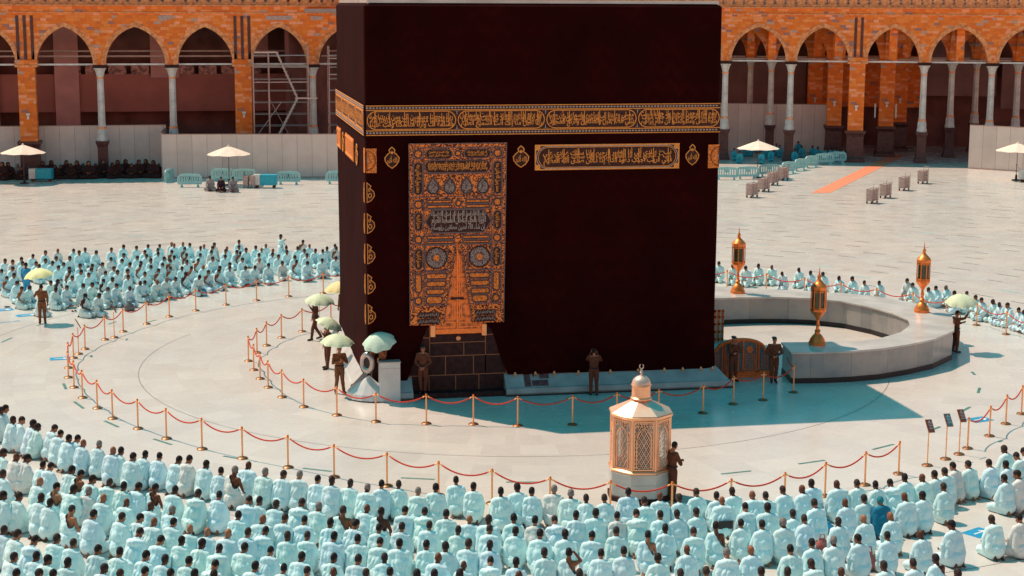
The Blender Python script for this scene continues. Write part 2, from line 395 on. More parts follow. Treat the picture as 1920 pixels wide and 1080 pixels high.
# kiswah: perimeter loop x height grid, lower hem lifted in front of the door wall
def perim():
    P = []; r = .16; ns = 44
    def seg(a, b, n): 
        for i in range(n): P.append((a[0]+(b[0]-a[0])*i/n, a[1]+(b[1]-a[1])*i/n))
    seg((r, 0), (KW-r, 0), 64); 
    for i in range(4): t = R(-90+90*i/4); P.append((KW-r+r*math.cos(t), r+r*math.sin(t)))
    seg((KW, r), (KW, KD-r), ns)
    for i in range(4): t = R(90*i/4); P.append((KW-r+r*math.cos(t), KD-r+r*math.sin(t)))
    seg((KW-r, KD), (r, KD), ns)
    for i in range(4): t = R(90+90*i/4); P.append((r+r*math.cos(t), KD-r+r*math.sin(t)))
    seg((0, KD-r), (0, r), ns)
    for i in range(4): t = R(180+90*i/4); P.append((r+r*math.cos(t), r+r*math.sin(t)))
    return P
P = perim(); N = len(P)
def hem(x, y):
    if y < .01:                               # door side
        pts = [(0, 1.9), (.15, 1.72), (.55, 1.15), (1.0, .72), (1.20, .32), (1.26, .32), (1.5, .95), (2.15, 2.6), (4.38, 2.6), (4.68, 1.74), (4.99, .75), (5.02, .72), (12.9, .66)]
        for (a, z), (b, z2) in zip(pts, pts[1:]):
            if a <= x <= b: return z+(z2-z)*(x-a)/max(1e-6, b-a)
    if x < .17: return 1.9 if y < .3 else (1.9-(y-.3)/.9*1.2 if y < 1.2 else .7)
    return .66
ZL = 46; ks = MB(); vs = []
for j in range(ZL+1):
    for (x, y) in P:
        h = hem(x, y); z = h+(13.86-h)*j/ZL
        nx, ny = x-KW/2, y-KD/2
        n2 = Vector(((1 if x > KW-.17 else -1 if x < .17 else 0), (1 if y > KD-.17 else -1 if y < .17 else 0))); 
        if n2.length: n2.normalize()
        dz = noise.noise((x*.35, y*.35, z*.18))*.05+noise.noise((x*1.7, y*1.7, z*.25))*.016
        fl = .10*max(0, (2.2-z)/2.2)
        k = dz*.6+fl+.035
        vs.append((x+n2.x*k, y+n2.y*k, z))
fs = [(j*N+i, j*N+(i+1) % N, (j+1)*N+(i+1) % N, (j+1)*N+i) for j in range(ZL) for i in range(N)]
b = len(vs); 
for (x, y) in P: vs.append((KW/2+(x-KW/2)*.985, KD/2+(y-KD/2)*.985, 13.97))
for i in range(N): fs.append((ZL*N+i, ZL*N+(i+1) % N, b+(i+1) % N, b+i))
ks.add(vs, fs); kis = kb(ks, 'kiswah_cloth', M['kiswa'], smooth=True)
tag(kis, 'black kiswah cloth covering the walls')
rf = MB(); i_ = .1
rf.ring([(i_, i_), (KW-i_, i_), (KW-i_, KD-i_), (i_, KD-i_)], .55, 0, .22, Matrix(((1,0,0,0),(0,0,1,0),(0,1,0,13.86),(0,0,0,1))))
rf.box((KW/2, KD/2, 13.72), (KW-1, KD-1, .3)); kb(rf, 'roof', M['marble'])
# --- hizam band
def hizam(side):
    L = KW if side == 'front' else KD
    if side == 'front': T = Matrix.Identity(4)
    else: T = Matrix(((0, 1, 0, 0), (-1, 0, 0, KD), (0, 0, 1, 0), (0, 0, 0, 1)))      # local x runs from the far corner to the near one
    y = -.075; base = MB(); base.slab([(0, 9.40), (L, 9.40), (L, 10.45), (0, 10.45)], -.04, y, T)
    o = kb(base, 'embroidered_band', M['bandground']); gd = MB(); gr = MB()
    for a, b_ in ((9.40, 9.43), (9.555, 9.585), (10.27, 10.30), (10.42, 10.45)): gd.slab([(0, a), (L, a), (L, b_), (0, b_)], y, y-.012, T)
    for zc in (9.495, 10.36):
        x = .04
        while x < L-.04:
            gr.slab([(x-.05, zc), (x, zc-.036), (x+.05, zc), (x, zc+.036)], y, y-.01, T); x += .115
    cuts = [0, 3.2, 6.38, 9.74, L] if side == 'front' else [0, 2.9, 5.75, 8.6, L]
    T1 = [['بسم الله الرحمن الرحيم وإذ جعلنا البيت', 'مثابة للناس وأمنا واتخذوا من مقام إبراهيم'], ['مصلى وعهدنا إلى إبراهيم وإسماعيل أن طهرا', 'بيتي للطائفين والعاكفين والركع السجود'],
          ['وإذ يرفع إبراهيم القواعد من البيت وإسماعيل', 'ربنا تقبل منا إنك أنت السميع العليم'], ['ربنا واجعلنا مسلمين لك ومن ذريتنا أمة', 'مسلمة لك وأرنا مناسكنا وتب علينا']][::-1]
    for (a, c), tx in zip(zip(cuts, cuts[1:]), T1):
        gd.ring(caps(a+.03, c-.03, 9.60, 10.255, 9), .03, y, y-.014, T)
        panel_text(gd, tx, a+.12, c-.12, 9.65, 10.22, y-.008, T)
        for k in range(6): xx = a+.3+(c-a-.6)*k/5; gd.slab([(xx, 9.72), (xx+.022, 9.72), (xx+.022, 10.21), (xx, 10.21)], y, y-.016, T)
        if c < L-.1:
            for sz in (1, -1):
                for k in (-1, 0, 1): zz = 9.928+sz*.29; gr.slab([(c+k*.05-.02, zz+sz*.03), (c+k*.10, zz-.0-sz*.14 if k == 0 else zz+sz*.01), (c+k*.05+.02, zz+sz*.03)], y, y-.012, T)
    kb(gd, 'gold_lettering', M['goldpaint'], o); kb(gr, 'grey_chain_edging', M['silverthread'], o)
M['bandground'] = simple('dark_red_band_cloth', (.055, .010, .005), .8, 0, .4, 9)
hizam('front'); hizam('left')
# --- medallions and panels under the band
def medallion(cx, cz, w, h, T=Matrix.Identity(4), y=-.05, name='medallion'):
    pts = [(0, .5), (.13, .42), (.22, .33), (.16, .24), (.30, .16), (.48, .0), (.44, -.18), (.27, -.36), (.08, -.46), (0, -.5)]
    poly = [(cx+px*w, cz+pz*h) for px, pz in pts]+[(cx-px*w, cz+pz*h) for px, pz in pts[-2:0:-1]]
    a = MB(); a.slab(poly, -.03, y-.004, T); o = kb(a, name, M['bandground'])
    g2 = MB(); g2.ring(poly, .055*max(w, .4), y, y-.03, T)
    write(g2, 'الله أكبر', cx-w*.33, cx+w*.33, cz-h*.30, cz+h*.08, y-.02, T); g2.slab(circ(cx, cz+h*.22, w*.09, n=8), y, y-.02, T)
    kb(g2, 'gold_lettering', M['goldpaint'], o); return o
medallion(.90, 8.63, .56, .78); medallion(5.5, 8.61, .62, .80); medallion(11.82, 8.60, .54, .78)
def square(x0, x1, T=Matrix.Identity(4), cx=None):
    a = MB(); a.slab([(x0, 8.10), (x1, 8.10), (x1, 8.95), (x0, 8.95)], -.03, -.056, T); o = kb(a, 'corner_panel', M['goldcloth'])
    k = MB(); cx = (x0+x1)/2 if cx is None else cx
    pl = [(min(x1-.01, max(x0+.01, px)), pz) for px, pz in circ(cx, 8.53, .33, .36)]; k.ring(pl, .02, -.056, -.075, T); kb(k, 'dark_ring', M['bandground'], o)
    k = MB(); k.slab([(min(x1-.02, max(x0+.02, px)), pz) for px, pz in circ(cx, 8.53, .07, .12, 12)], -.056, -.07, T); kb(k, 'silver_boss', M['silverthread'], o)
def embroidery(name, c1, c2, sc=16.0, thr=.5):
    t = NT(name); c = t.coord()
    v = t.n('TexVoronoi', feature='SMOOTH_F1'); v.inputs['Scale'].default_value = sc; t.l(c, v.inputs['Vector'])
    n1 = t.noise(c, sc*1.3, 3, .6)
    wv = t.math('SINE', t.math('ADD', t.math('MULTIPLY', v.outputs['Distance'], 16), t.math('MULTIPLY', n1, 10)))
    col = t.ramp(t.math('ADD', t.math('MULTIPLY', wv, .5), .5), [(thr-.18, c2), (thr+.12, c1)])
    t.bump(wv, .4, .01)
    return t.fin(col, .6, .15, .4)
M['goldcloth'] = embroidery('gold_embroidery', (.92, .27, .045), (.40, .085, .012), 14, .3)
M['goldfloral'] = embroidery('gold_floral_embroidery', (.92, .26, .05), (.09, .012, .006), 10, .5)
M['silvercloth'] = embroidery('silver_embroidery', (.30, .22, .20), (.055, .02, .02), 16, .45)
square(0.0, .36, cx=0.0); square(12.42, 12.84, cx=12.84)
TL = Matrix(((0, 1, 0, 0), (-1, 0, 0, KD), (0, 0, 1, 0), (0, 0, 0, 1)))
for (a, b_) in ((KD-11.3, KD-9.6), (KD-7.5, KD-4.1), (KD-.36, KD)):
    q = MB(); q.slab([(a, 8.10), (b_, 8.10), (b_, 8.95), (a, 8.95)], -.03, -.056, TL); o = kb(q, 'side_panel', M['goldcloth'])
    if b_-a > 1: q = MB(); q.ring([(a+.06, 8.16), (b_-.06, 8.16), (b_-.06, 8.89), (a+.06, 8.89)], .06, -.056, -.08, TL); panel_text(q, ['قل هو الله أحد الله الصمد', 'لم يلد ولم يولد'], a+.25, b_-.25, 8.28, 8.80, -.07, TL); kb(q, 'gold_lettering', M['goldpaint'], o)
for yy in (2.8, 8.5): medallion(KD-yy, 8.5, .75, .8, TL)
for zc in (7.41, 6.32, 5.24, 4.16, 3.08):     # medallions folded round the near corner: half on each face
    o = None
    for T, sg in ((Matrix.Identity(4), 1), (Matrix(((0, 1, 0, 0), (-1, 0, 0, 0), (0, 0, 1, 0), (0, 0, 0, 1))), -1)):
        pts = [(0, .37), (.16, .24), (.12, .16), (.25, .04), (.27, -.12), (.16, -.28), (.04, -.35), (0, -.36)]
        poly = [(sg*px*1.05+(.0 if sg > 0 else 0), zc+pz) for px, pz in pts]
        k = MB(); k.slab(poly, -.03, -.066, T); oo = kb(k, 'corner_medallion', M['bandground'], o if o else None)
        k = MB(); k.ring(poly, .024, -.066, -.085, T); 
        k.ring(circ(sg*.11, zc-.1, .07, .09, 10), .025, -.066, -.085, T); k.ring(circ(sg*.09, zc+.10, .045, .06, 8), .02, -.066, -.085, T)
        kb(k, 'gold_lettering', M['goldpaint'], oo)
# long plate
q = MB(); q.slab([(6.0, 8.11), (11.33, 8.11), (11.33, 9.02), (6.0, 9.02)], -.03, -.056); lp = kb(q, 'long_panel', M['bandground'])
q = MB(); q.ring([(6.0, 8.11), (11.33, 8.11), (11.33, 9.02), (6.0, 9.02)], .05, -.05, -.08)
for cx, cz in ((6.1, 8.21), (11.23, 8.21), (6.1, 8.92), (11.23, 8.92)): q.slab([(cx-.1, cz-.1), (cx+.1, cz-.1), (cx+.1, cz+.1), (cx-.1, cz+.1)], -.05, -.078)
q.ring(caps(6.12, 11.21, 8.20, 8.93), .02, -.05, -.08)
panel_text(q, ['نبئ عبادي أني أنا الغفور الرحيم وإذا سألك عبادي عني', 'فإني قريب أجيب دعوة الداع إذا دعان صدق الله العظيم'], 6.3, 11.05, 8.26, 8.88, -.072)
for k in range(9): xx = 6.5+k*.55; q.slab([(xx, 8.34), (xx+.022, 8.34), (xx+.022, 8.86), (xx, 8.86)], -.05, -.08)
kb(q, 'gold_lettering', M['goldpaint'], lp)
q = MB(); q.ring(caps(6.05, 11.28, 8.16, 8.97), .028, -.05, -.082); kb(q, 'grey_edging', M['silverthread'], lp)
# --- door curtain
def S(u, v): return (1.47+(u-65)*3.5/502, 9.13-(v-42)*6.47/923)
yC = -.22
half = [[(65,42),(315,42),(315,556),(300,640),(282,740),(262,840),(240,965),(232,968),(65,966)], [(315,42),(567,42),(556,700),(553,962),(385,960),(378,900),(362,780),(345,660),(315,556)]]
cur = MB()
for h in half: cur.slab([S(*p) for p in h][::-1], -.16, yC)
cu = kb(cur, 'door_curtain', M['goldfloral']); tag(cu, 'gold and silver embroidered curtain parted over the door')
gl, gc, sv, tx, stx, dk2 = MB(), [], [], MB(), MB(), MB()
def C(u0, v0, u1, v1, kind='gold', words=None, rot=False, lines=1):
    x0, z1 = S(u0, v0); x1, z0 = S(u1, v1); pl = caps(x0, x1, z0, z1)
    dk2.slab(pl, yC, yC-.008); gl.ring(pl, .028, yC, yC-.03)
    i = .055
    if words:
        tgt = tx if kind == 'gold' else stx
        if rot: write(tgt, words[0], x0+i, x1-i, z0+.09, z1-.09, yC-.02, rot=True)
        else: panel_text(tgt, words, x0+i+.06, x1-i-.06, z0+i, z1-i, yC-.02)
    else: gc.append(MB().slab(caps(x0+i, x1-i, z0+i, z1-i), yC, yC-.018))
def O(u, v, r=23, kind='gold', word='الله'):
    x, z = S(u, v); rr = r*3.5/502
    dk2.slab(circ(x, z, rr, n=20), yC, yC-.008); gl.ring(circ(x, z, rr, n=20), .026, yC, yC-.03); gc.append(MB().slab(circ(x, z, rr-.06, n=18), yC, yC-.018))
for u, v, r in ((112,96,24),(518,94,24),(315,94,19),(112,349,24),(517,342,24),(317,345,19),(112,527,23),(516,525,23),(110,840,23),(510,835,23)): O(u, v, r)
C(150,70,287,122,words=['وإنه لقسم لو تعلمون','عظيم إنه لقرآن كريم']); C(345,70,482,120,words=['قد نرى تقلب وجهك','في السماء فلنولينك'])
C(145,126,482,192,words=['قبلة ترضاها فول وجهك شطر المسجد الحرام','وسارعوا إلى مغفرة من ربكم وجنة عرضها'])
for b in ((88,135,136,302),(495,133,541,302),(91,388,135,484),(496,383,540,482),(91,572,134,680),(493,568,535,672)): C(*b, words=['محمد رسول الله والذين معه'], rot=True)
for b in ((91,698,131,802),(491,695,533,800)): C(*b)
for a, b_ in ((150,288),(350,482)):
    C(a,324,b_,347); C(a,349,b_,373)
for a, b_ in ((150,298),(334,482)): C(a,506,b_,530); C(a,532,b_,553)
for u0, u1, s_ in ((145,262,0),(145,256,1),(145,248,2)): v = 697+s_*40; C(u0, v, u1, v+36)
for u0, u1, s_ in ((366,482,0),(372,482,1),(376,482,2)): v = 697+s_*40; C(u0, v, u1, v+36)
C(145,814,238,862); C(383,812,475,857)
for u in (187,272,358,443):                 # four pointed drops in silver
    pl = [S(u+a, v) for a, v in ((0,206),(10,222),(24,238),(34,262),(30,284),(14,300),(-14,300),(-30,284),(-34,262),(-24,238),(-10,222))][::-1]
    dk2.slab(pl, yC, yC-.01); c0 = S(u, 262); sv.append(MB().slab([(c0[0]+(x-c0[0])*.78, c0[1]+(z-c0[1])*.78) for x, z in pl], yC, yC-.022))
    gl.ring(pl, .022, yC, yC-.03); write(stx, 'حسبي الله', c0[0]-.15, c0[0]+.15, c0[1]-.17, c0[1]+.08, yC-.026)
pl = [S(*p) for p in ((143,437),(185,497),(448,497),(490,437),(448,375),(185,375))]
dk2.slab(pl, yC, yC-.012); gl.ring(pl, .04, yC, yC-.035)
panel_text(stx, ['بسم الله الرحمن الرحيم لقد صدق الله رسوله', 'الرؤيا بالحق لتدخلن المسجد الحرام', 'إن شاء الله آمنين محلقين رؤوسكم'], S(176,0)[0], S(458,0)[0], S(0,490)[1], S(0,382)[1], yC-.02)
for k in range(13): xx = S(190+k*21, 0)[0]; stx.slab([(xx, S(0,440)[1]), (xx+.02, S(0,440)[1]), (xx+.02, S(0,384)[1]), (xx, S(0,384)[1])], yC, yC-.03)
for u, v in ((203,622),(426,620)):
    x, z = S(u, v); dk2.slab(circ(x, z, .40), yC, yC-.008); sv.append(MB().slab(circ(x, z, .35), yC, yC-.02)); gc.append(MB().slab(circ(x, z, .12, n=14), yC, yC-.03)); gl.ring(circ(x, z, .125, n=14), .01, yC, yC-.034)
    a, b_ = S(u-59, v-66), S(u+59, v+66); gl.ring([(a[0], b_[1]), (b_[0], b_[1]), (b_[0], a[1]), (a[0], a[1])], .02, yC, yC-.03)
    for k in range(16): t = R(k*22.5); write(stx, 'ل', x+.25*math.cos(t)-.04, x+.25*math.cos(t)+.04, z+.25*math.sin(t)-.07, z+.25*math.sin(t)+.07, yC-.025)
for b in ((103,900,222,962),(400,893,514,956)):
    x0, z1 = S(b[0], b[1]); x1, z0 = S(b[2], b[3])
    for zz0, zz1 in ((z0, (z0+z1)/2-.01), ((z0+z1)/2+.01, z1)):
        dk2.slab(caps(x0, x1, zz0, zz1), yC, yC-.01); write(stx, 'إن الله وملائكته يصلون على النبي', x0+.04, x1-.04, zz0+.02, zz1-.02, yC-.02)
for a in [((68,45),(564,45)),((88,64),(544,64)),((68,45),(66,963)),((86,64),(84,900)),((140,64),(140,860)),((490,64),(487,860)),((544,64),(536,905)),((564,45),(552,960)),((140,195),(490,195)),
          ((88,312),(544,312)),((140,374),(490,372)),((140,498),(490,496)),((88,555),(300,555)),((330,553),(540,551)),((88,692),(282,692)),((352,690),(536,688)),((84,866),(252,866)),((374,862),(536,860)),
          ((300,556),(290,640)),((290,640),(240,962)),((331,556),(350,690)),((350,690),(388,955)),((262,556),(262,690)),((362,556),(362,690)),((88,120),(140,120)),((490,120),(544,120))]:
    (x0, z0), (x1, z1) = S(*a[0]), S(*a[1]); d = Vector((x1-x0, z1-z0)).normalized(); n = Vector((-d.y, d.x))*.014
    gl.slab([(x0-n.x, z0-n.y), (x1-n.x, z1-n.y), (x1+n.x, z1+n.y), (x0+n.x, z0+n.y)], yC, yC-.022)
kb(gl, 'grey_piping', M['greyline'], cu); 
for k in gc: kb(k, 'gold_panel', M['goldcloth'], cu)
for k in sv: kb(k, 'silver_panel', M['silvercloth'], cu)
kb(tx, 'gold_lettering', M['goldpaint'], cu); kb(stx, 'silver_lettering', M['silverthread'], cu); kb(dk2, 'dark_panel', M['bandground'], cu)
M['doorgold'] = simple('door_gold', (.70, .20, .055), .45, .45, .45, 7)
# --- golden door behind the curtain
dr = MB(); dr.slab([(2.2, 2.28), (4.22, 2.28), (4.22, 5.6), (2.2, 5.6)], -.01, .04)
dr.v = [(x, y-.10, z) for x, y, z in dr.v]; door = kb(dr, 'door', M['doorgold'])
q = MB()
for x0, x1 in ((2.35, 3.13), (3.26, 4.05)):
    for z0, z1 in ((2.52, 2.72), (2.80, 3.5), (3.6, 4.3), (4.4, 5.1)): q.ring([(x0, z0), (x1, z0), (x1, z1), (x0, z1)], .04, .0-.06, -.13)
    q.slab(circ((x0+x1)/2, 3.15, .2), -.06, -.12)
    for z0, z1 in ((2.86, 3.44), (3.66, 4.24), (4.46, 5.04)): q.ring([(x0+.08, z0), (x1-.08, z0), (x1-.08, z1), (x0+.08, z1)], .025, -.06, -.125)
q.slab([(3.17, 2.4), (3.22, 2.4), (3.22, 5.5), (3.17, 5.5)], -.06, -.15)
q.slab([(2.2, 2.30), (4.22, 2.30), (4.22, 2.46), (2.2, 2.46)], -.06, -.14)
kb(q, 'door_moulding', M['gold'], door)
q = MB(); q.tube([(3.02, -.15, 3.58), (3.36, -.15, 3.58)], .035, 8); q.lathe([(.06, -.04), (.07, 0), (.06, .04)], (3.02, -.15, 3.58), 10); q.lathe([(.06, -.04), (.07, 0), (.06, .04)], (3.36, -.15, 3.58), 10); kb(q, 'door_lock', M['black'], door)
for x in (2.30, 4.16):
    q = MB(); q.box((x, -.16, 2.42), (.17, .16, .42)); kb(q, 'door_post', M['brass'], bevel=.012)
# --- bare stone wall below the door
q = MB(); q.slab([(1.0, .18), (5.1, .18), (5.1, 3.0), (1.0, 3.0)], .1, .0); kb(q, 'stone_wall', M['blockstone'] if 'blockstone' in M else M['darkstone'])
mo = MB()
def hl(x0, x1, z): mo.slab([(x0, z-.016), (x1, z-.016), (x1, z+.016), (x0, z+.016)], 0, -.008)
def vl(x, z0, z1): mo.slab([(x-.016, z0), (x+.016, z0), (x+.016, z1), (x-.016, z1)], 0, -.011)
hl(2.22, 4.24, 1.95); hl(1.1, 5.05, 1.46); hl(1.1, 5.05, .76); hl(1.5, 2.2, 2.14); hl(4.24, 4.75, 2.2); hl(1.2, 2.2, 1.5)
for x, a, b_ in ((2.21,1.46,2.9),(4.24,.78,2.9),(2.0,2.14,3.0),(3.45,1.46,1.95),(2.78,.76,1.46),(3.80,.76,1.46),(4.24,.76,1.46),(5.0,.76,1.46),(2.18,.2,.76),(3.15,.2,.76),(4.0,.2,.76)): vl(x, a, b_)
kb(mo, 'mortar_joint', simple('sandy_mortar', (.30, .12, .055), .9))
q = MB(); q.box((3.25, -.22, .10), (3.5, .44, .20)); kb(q, 'stone_step', M['darkstone'], bevel=.015)
q = MB(); q.lathe([(.07, 0), (.09, .02), (.05, .05)], (0, 0, 0), 10, 0, Matrix.Translation((3.25, -.02, 2.1)) @ Matrix.Rotation(R(90), 4, 'X')); kb(q, 'brass_boss', M['brass'])
# --- sloping marble footing and its brass rings
def footing(x0, x1, side=None):
    q = MB(); prof = [(-.52, .03), (-.56, .10), (-.52, .27), (-.44, .30), (-.02, .74), (.08, .74), (.08, .03)]
    vs = [(x0, y, z) for y, z in prof]+[(x1, y, z) for y, z in prof]; n = len(prof)
    if side == 'R': vs = [(x0, y, z) for y, z in prof]+[(x1+max(0, -y)*.95, y, z) for y, z in prof]
    q.add(vs, [tuple(range(n)), tuple(range(n, 2*n))[::-1]]+[(i, (i+1) % n, n+(i+1) % n, n+i) for i in range(n)])
    kb(q, 'marble_footing', M['footing'], bevel=.01)
    q = MB(); q.box(((x0+x1)/2+(.27 if side == 'R' else 0), -.27, .02), (x1-x0+(.56 if side == 'R' else .02), .62, .05)); kb(q, 'dark_base_course', M['black'])
footing(4.92, KW+.05, 'R'); footing(.75, 1.55)
q = MB(); prof = [(.52, .03), (.56, .10), (.52, .27), (.44, .30), (.02, .74), (-.08, .74), (-.08, .03)]; n = 7
vs = [(KW+x, -x if x > 0 else 0, z) for x, z in prof]+[(KW+x, KD+.4, z) for x, z in prof]
q.add(vs, [tuple(range(n)), tuple(range(n, 2*n))[::-1]]+[(i, (i+1) % n, n+(i+1) % n, n+i) for i in range(n)]); kb(q, 'marble_footing', M['footing'])
q = MB(); prof = [(-x, z) for x, z in prof]; vs = [(x, 1.2, z) for x, z in prof]+[(x, KD+.4, z) for x, z in prof]
q.add(vs, [tuple(range(n)), tuple(range(n, 2*n))[::-1]]+[(i, (i+1) % n, n+(i+1) % n, n+i) for i in range(n)]); kb(q, 'marble_footing', M['marblewhite'])  # left run takes the paler marble, so its sunlit look is partly painted
for x in (5.3, 6.05, 6.75, 7.65, 8.85, 9.9, 10.9, 11.6, 12.3, 12.75, 1.25, .35, .1):
    q = MB(); zz = hem(x, 0)+.02; q.lathe([(.035, -.03), (.05, 0), (.035, .04), (.02, .07)], (x, -.17, zz), 10); q.tube([(x+.045*math.cos(R(t)), -.19, zz-.06+.045*math.sin(R(t))) for t in range(0, 360, 45)], .014, 6, closed=True)
    kb(q, 'brass_ring', M['brass'])
q = MB()                                     # brown inlaid old marbles in the footing
for x0, x1, t0, t1 in ((5.62,5.86,.02,.95),(5.90,6.5,.05,.45),(6.2,6.55,.55,.95),(5.95,6.1,.7,.95)):
    f = lambda t: (-.44+.42*t-.006, .30+.44*t+.006)
    q.add([(x0, *f(t0)), (x1, *f(t0)), (x1, *f(t1)), (x0, *f(t1))], [(0, 1, 2, 3)])
kb(q, 'brown_marble_inlay', simple('brown_marble', (.15, .04, .035), .3, 0, .4, 8))
# --- silver frame of the corner stone, marble fan, and the upright marble block beside it
TC = Matrix.Translation((-.02, -.05, 1.33)) @ Matrix.Rotation(R(-40), 4, 'Z') @ Matrix.Scale(.88, 4)
q = MB(); prof = [(.34, .03), (.36, -.03), (.33, -.12), (.24, -.17), (.19, -.13), (.165, -.05), (.0, -.05)]; n = 24; vs = []; fs = []
for r_, yy in prof:
    for k in range(n): a = 2*math.pi*k/n; vs.append((r_*.95*math.cos(a), yy, r_*1.28*math.sin(a)))
for j in range(len(prof)-1):
    for k in range(n): fs.append((j*n+k, j*n+(k+1) % n, (j+1)*n+(k+1) % n, (j+1)*n+k))
q.add(vs, fs, TC); fr = kb(q, 'silver_stone_frame', M['silver'], smooth='all')
q = MB(); q.slab(circ(0, 0, .17, .24), -.04, -.075, TC); kb(q, 'black_stone', M['black'], fr)
q = MB(); n = 8; ang = [R(180+k*90/ (n-1)) for k in range(n)]; c0 = Vector((.28, .32))
vs = [(0.02, -.05, .86)]; 
for rr, zz in ((1.0, .24), (1.06, .05)):
    for k in range(n): a = R(150+k*150/(n-1)); vs.append((c0.x+rr*math.cos(a), c0.y+rr*math.sin(a), zz))
vs += [(.6, .3, .86)]
fs = [(0, 1+k, 2+k) for k in range(n-1)]+[(1+k, 1+n+k, 2+n+k, 2+k) for k in range(n-1)]
q.add(vs, fs); kb(q, 'marble_fan', M['marblewhite'], recalc=True)
q = MB(); q.box((.70, -.46, .71), (.74, .42, 1.42)); wb = kb(q, 'marble_block', M['marblewhite'], bevel=.015)
q = MB(); q.box((.70, -.675, 1.21), (.72, .012, .012)); q.box((.70, -.46, 1.435), (.78, .46, .03)); kb(q, 'block_trim', M['marble'], wb)
# ================================================================ ARCADE ROUND THE COURTYARD
ZS, ZA, ZT = 8.95, 12.0, 13.72
def tst(T, x): return None
def arch_pts(xa, xb, zs=ZS, za=ZA, n=11):
    h = (xb-xa)/2; v = za-zs; r = (h*h+v*v)/(2*h); out = []
    for i in range(n+1):
        x = xa+h*(1-math.cos(math.pi/2*i/n)) if i < n else xa+h
        out.append((x, zs+math.sqrt(max(0, r*r-(xa+r-x)**2))))
    return out+[(xa+xb-x, z) for x, z in out[-2::-1]]
def bay_wall(mb, vm, xa, xb, y, t, M_=None, ztop=ZT):
    P = arch_pts(xa, xb); y0, y1 = y-t/2, y+t/2
    for (a, za), (b, zb) in zip(P, P[1:]):
        if b-a < 1e-5: continue
        mb.add([(a, y0, za), (b, y0, zb), (b, y0, ztop), (a, y0, ztop)], [(0, 1, 2, 3)], M_)
        mb.add([(a, y1, za), (b, y1, zb), (b, y1, ztop), (a, y1, ztop)], [(3, 2, 1, 0)], M_)
        mb.add([(a, y0, za), (b, y0, zb), (b, y1, zb), (a, y1, za)], [(0, 3, 2, 1)], M_)
    if vm is not None:
        cx = (xa+xb)/2; O_ = []
        for i, (x, z) in enumerate(P):
            j0, j1 = max(0, i-1), min(len(P)-1, i+1); d = Vector((P[j1][0]-P[j0][0], P[j1][1]-P[j0][1])).normalized()
            O_.append((x-d.y*.36, z+d.x*.36))
        for k in range(len(P)-1):
            a, b, c, d = P[k], P[k+1], O_[k+1], O_[k]
            vm.add([(p[0], yy, p[1]) for yy in (y0-.04, y0) for p in (a, b, c, d)], [(0, 1, 2, 3), (0, 4, 5, 1), (3, 2, 6, 7)], M_)
def column_mesh():
    m_ = {}
    q = MB(); q.lathe([(.78, 0), (.80, .18), (.66, .42), (.58, .7), (.56, 2.2), (.60, 2.4), (.74, 2.6), (.76, 2.78)], n=4, rot=R(45)); m_['pedestal'] = (q, M['plinth'])
    q = MB(); q.lathe([(.46, 2.78), (.47, 2.95), (.42, 3.1), (.40, 3.55), (.34, 3.78)], n=8, rot=R(22.5)); m_['column_base'] = (q, M['colmarble'])
    q = MB(); q.lathe([(.33, 3.78), (.31, 4.2), (.275, 7.86)], n=8, rot=R(22.5)); m_['shaft'] = (q, M['colmarble'])
    q = MB(); q.lathe([(.34, 3.76), (.37, 3.80), (.37, 3.88), (.33, 3.92)], n=12); m_['lower_brass_collar'] = (q, M['brass']); q = MB(); q.lathe([(.29, 7.82), (.32, 7.86), (.32, 7.93), (.28, 7.96)], n=12); m_['brass_collar'] = (q, M['brass'])
    q = MB(); q.lathe([(.28, 7.96), (.30, 8.1), (.42, 8.5), (.58, 8.7)], n=8, rot=R(22.5)); m_['capital'] = (q, M['colmarble'])
    q = MB(); q.lathe([(.78, 8.70), (.80, 8.95)], n=4, rot=R(45)); m_['impost'] = (q, M['darkstone'])
    return m_
_cm = column_mesh(); _proto = None
def column(parent, x, y):
    global _proto
    if _proto is None:
        _proto = _cm['shaft'][0].build('column', _cm['shaft'][1], parent, smooth=True)
        for k in ('pedestal', 'column_base', 'lower_brass_collar', 'brass_collar', 'capital', 'impost'): _cm[k][0].build(k, _cm[k][1], _proto, smooth=True)
        c = _proto
    else: c = copy_tree(_proto, parent)
    c.location = (x, y, 0); return c
_pp = None
def pier(parent, x, y, slots=3):
    global _pp
    if _pp is None:
        q = MB(); q.box((0, 0, 5.9), (1.35, 1.3, 6.15)); _pp = q.build('pier', M['stone'], parent)
        q = MB(); q.lathe([(1.30, 0), (1.30, .3), (1.08, .5), (1.04, 2.3), (1.14, 2.5), (1.28, 2.62), (1.30, 2.83)], n=4, rot=R(45)); q.build('pedestal', M['plinth'], _pp)
        q = MB(); q.box((0, 0, 8.88), (1.75, 1.4, .16)); q.build('impost', M['stonearch'], _pp)
        q = MB(); q.box((.0, -.72, 4.85), (.16, .14, .42)); q.box((.0, -.82, 5.05), (.30, .2, .16)); q.build('security_camera', M['whitepaint'], _pp)
        c = _pp
    else: c = copy_tree(_pp, parent)
    c.location = (x, y, 0); return c
def merlons(mb, dk_, x0, x1, y, z0):
    x = x0; k = 0
    mb.box(((x0+x1)/2, y, z0+.10), (x1-x0, .5, .20))
    while x < x1:
        w = .92
        pl = [(x+.02, z0+.2), (x+w-.02, z0+.2), (x+w-.16, z0+.36), (x+w-.02, z0+.52), (x+w-.20, z0+.70), (x+w-.08, z0+.92), (x+w/2, z0+1.35), (x+.08, z0+.92), (x+.20, z0+.70), (x+.02, z0+.52), (x+.16, z0+.36)]
        mb.slab(pl, y+.18, y-.18)
        k += 1; x += w
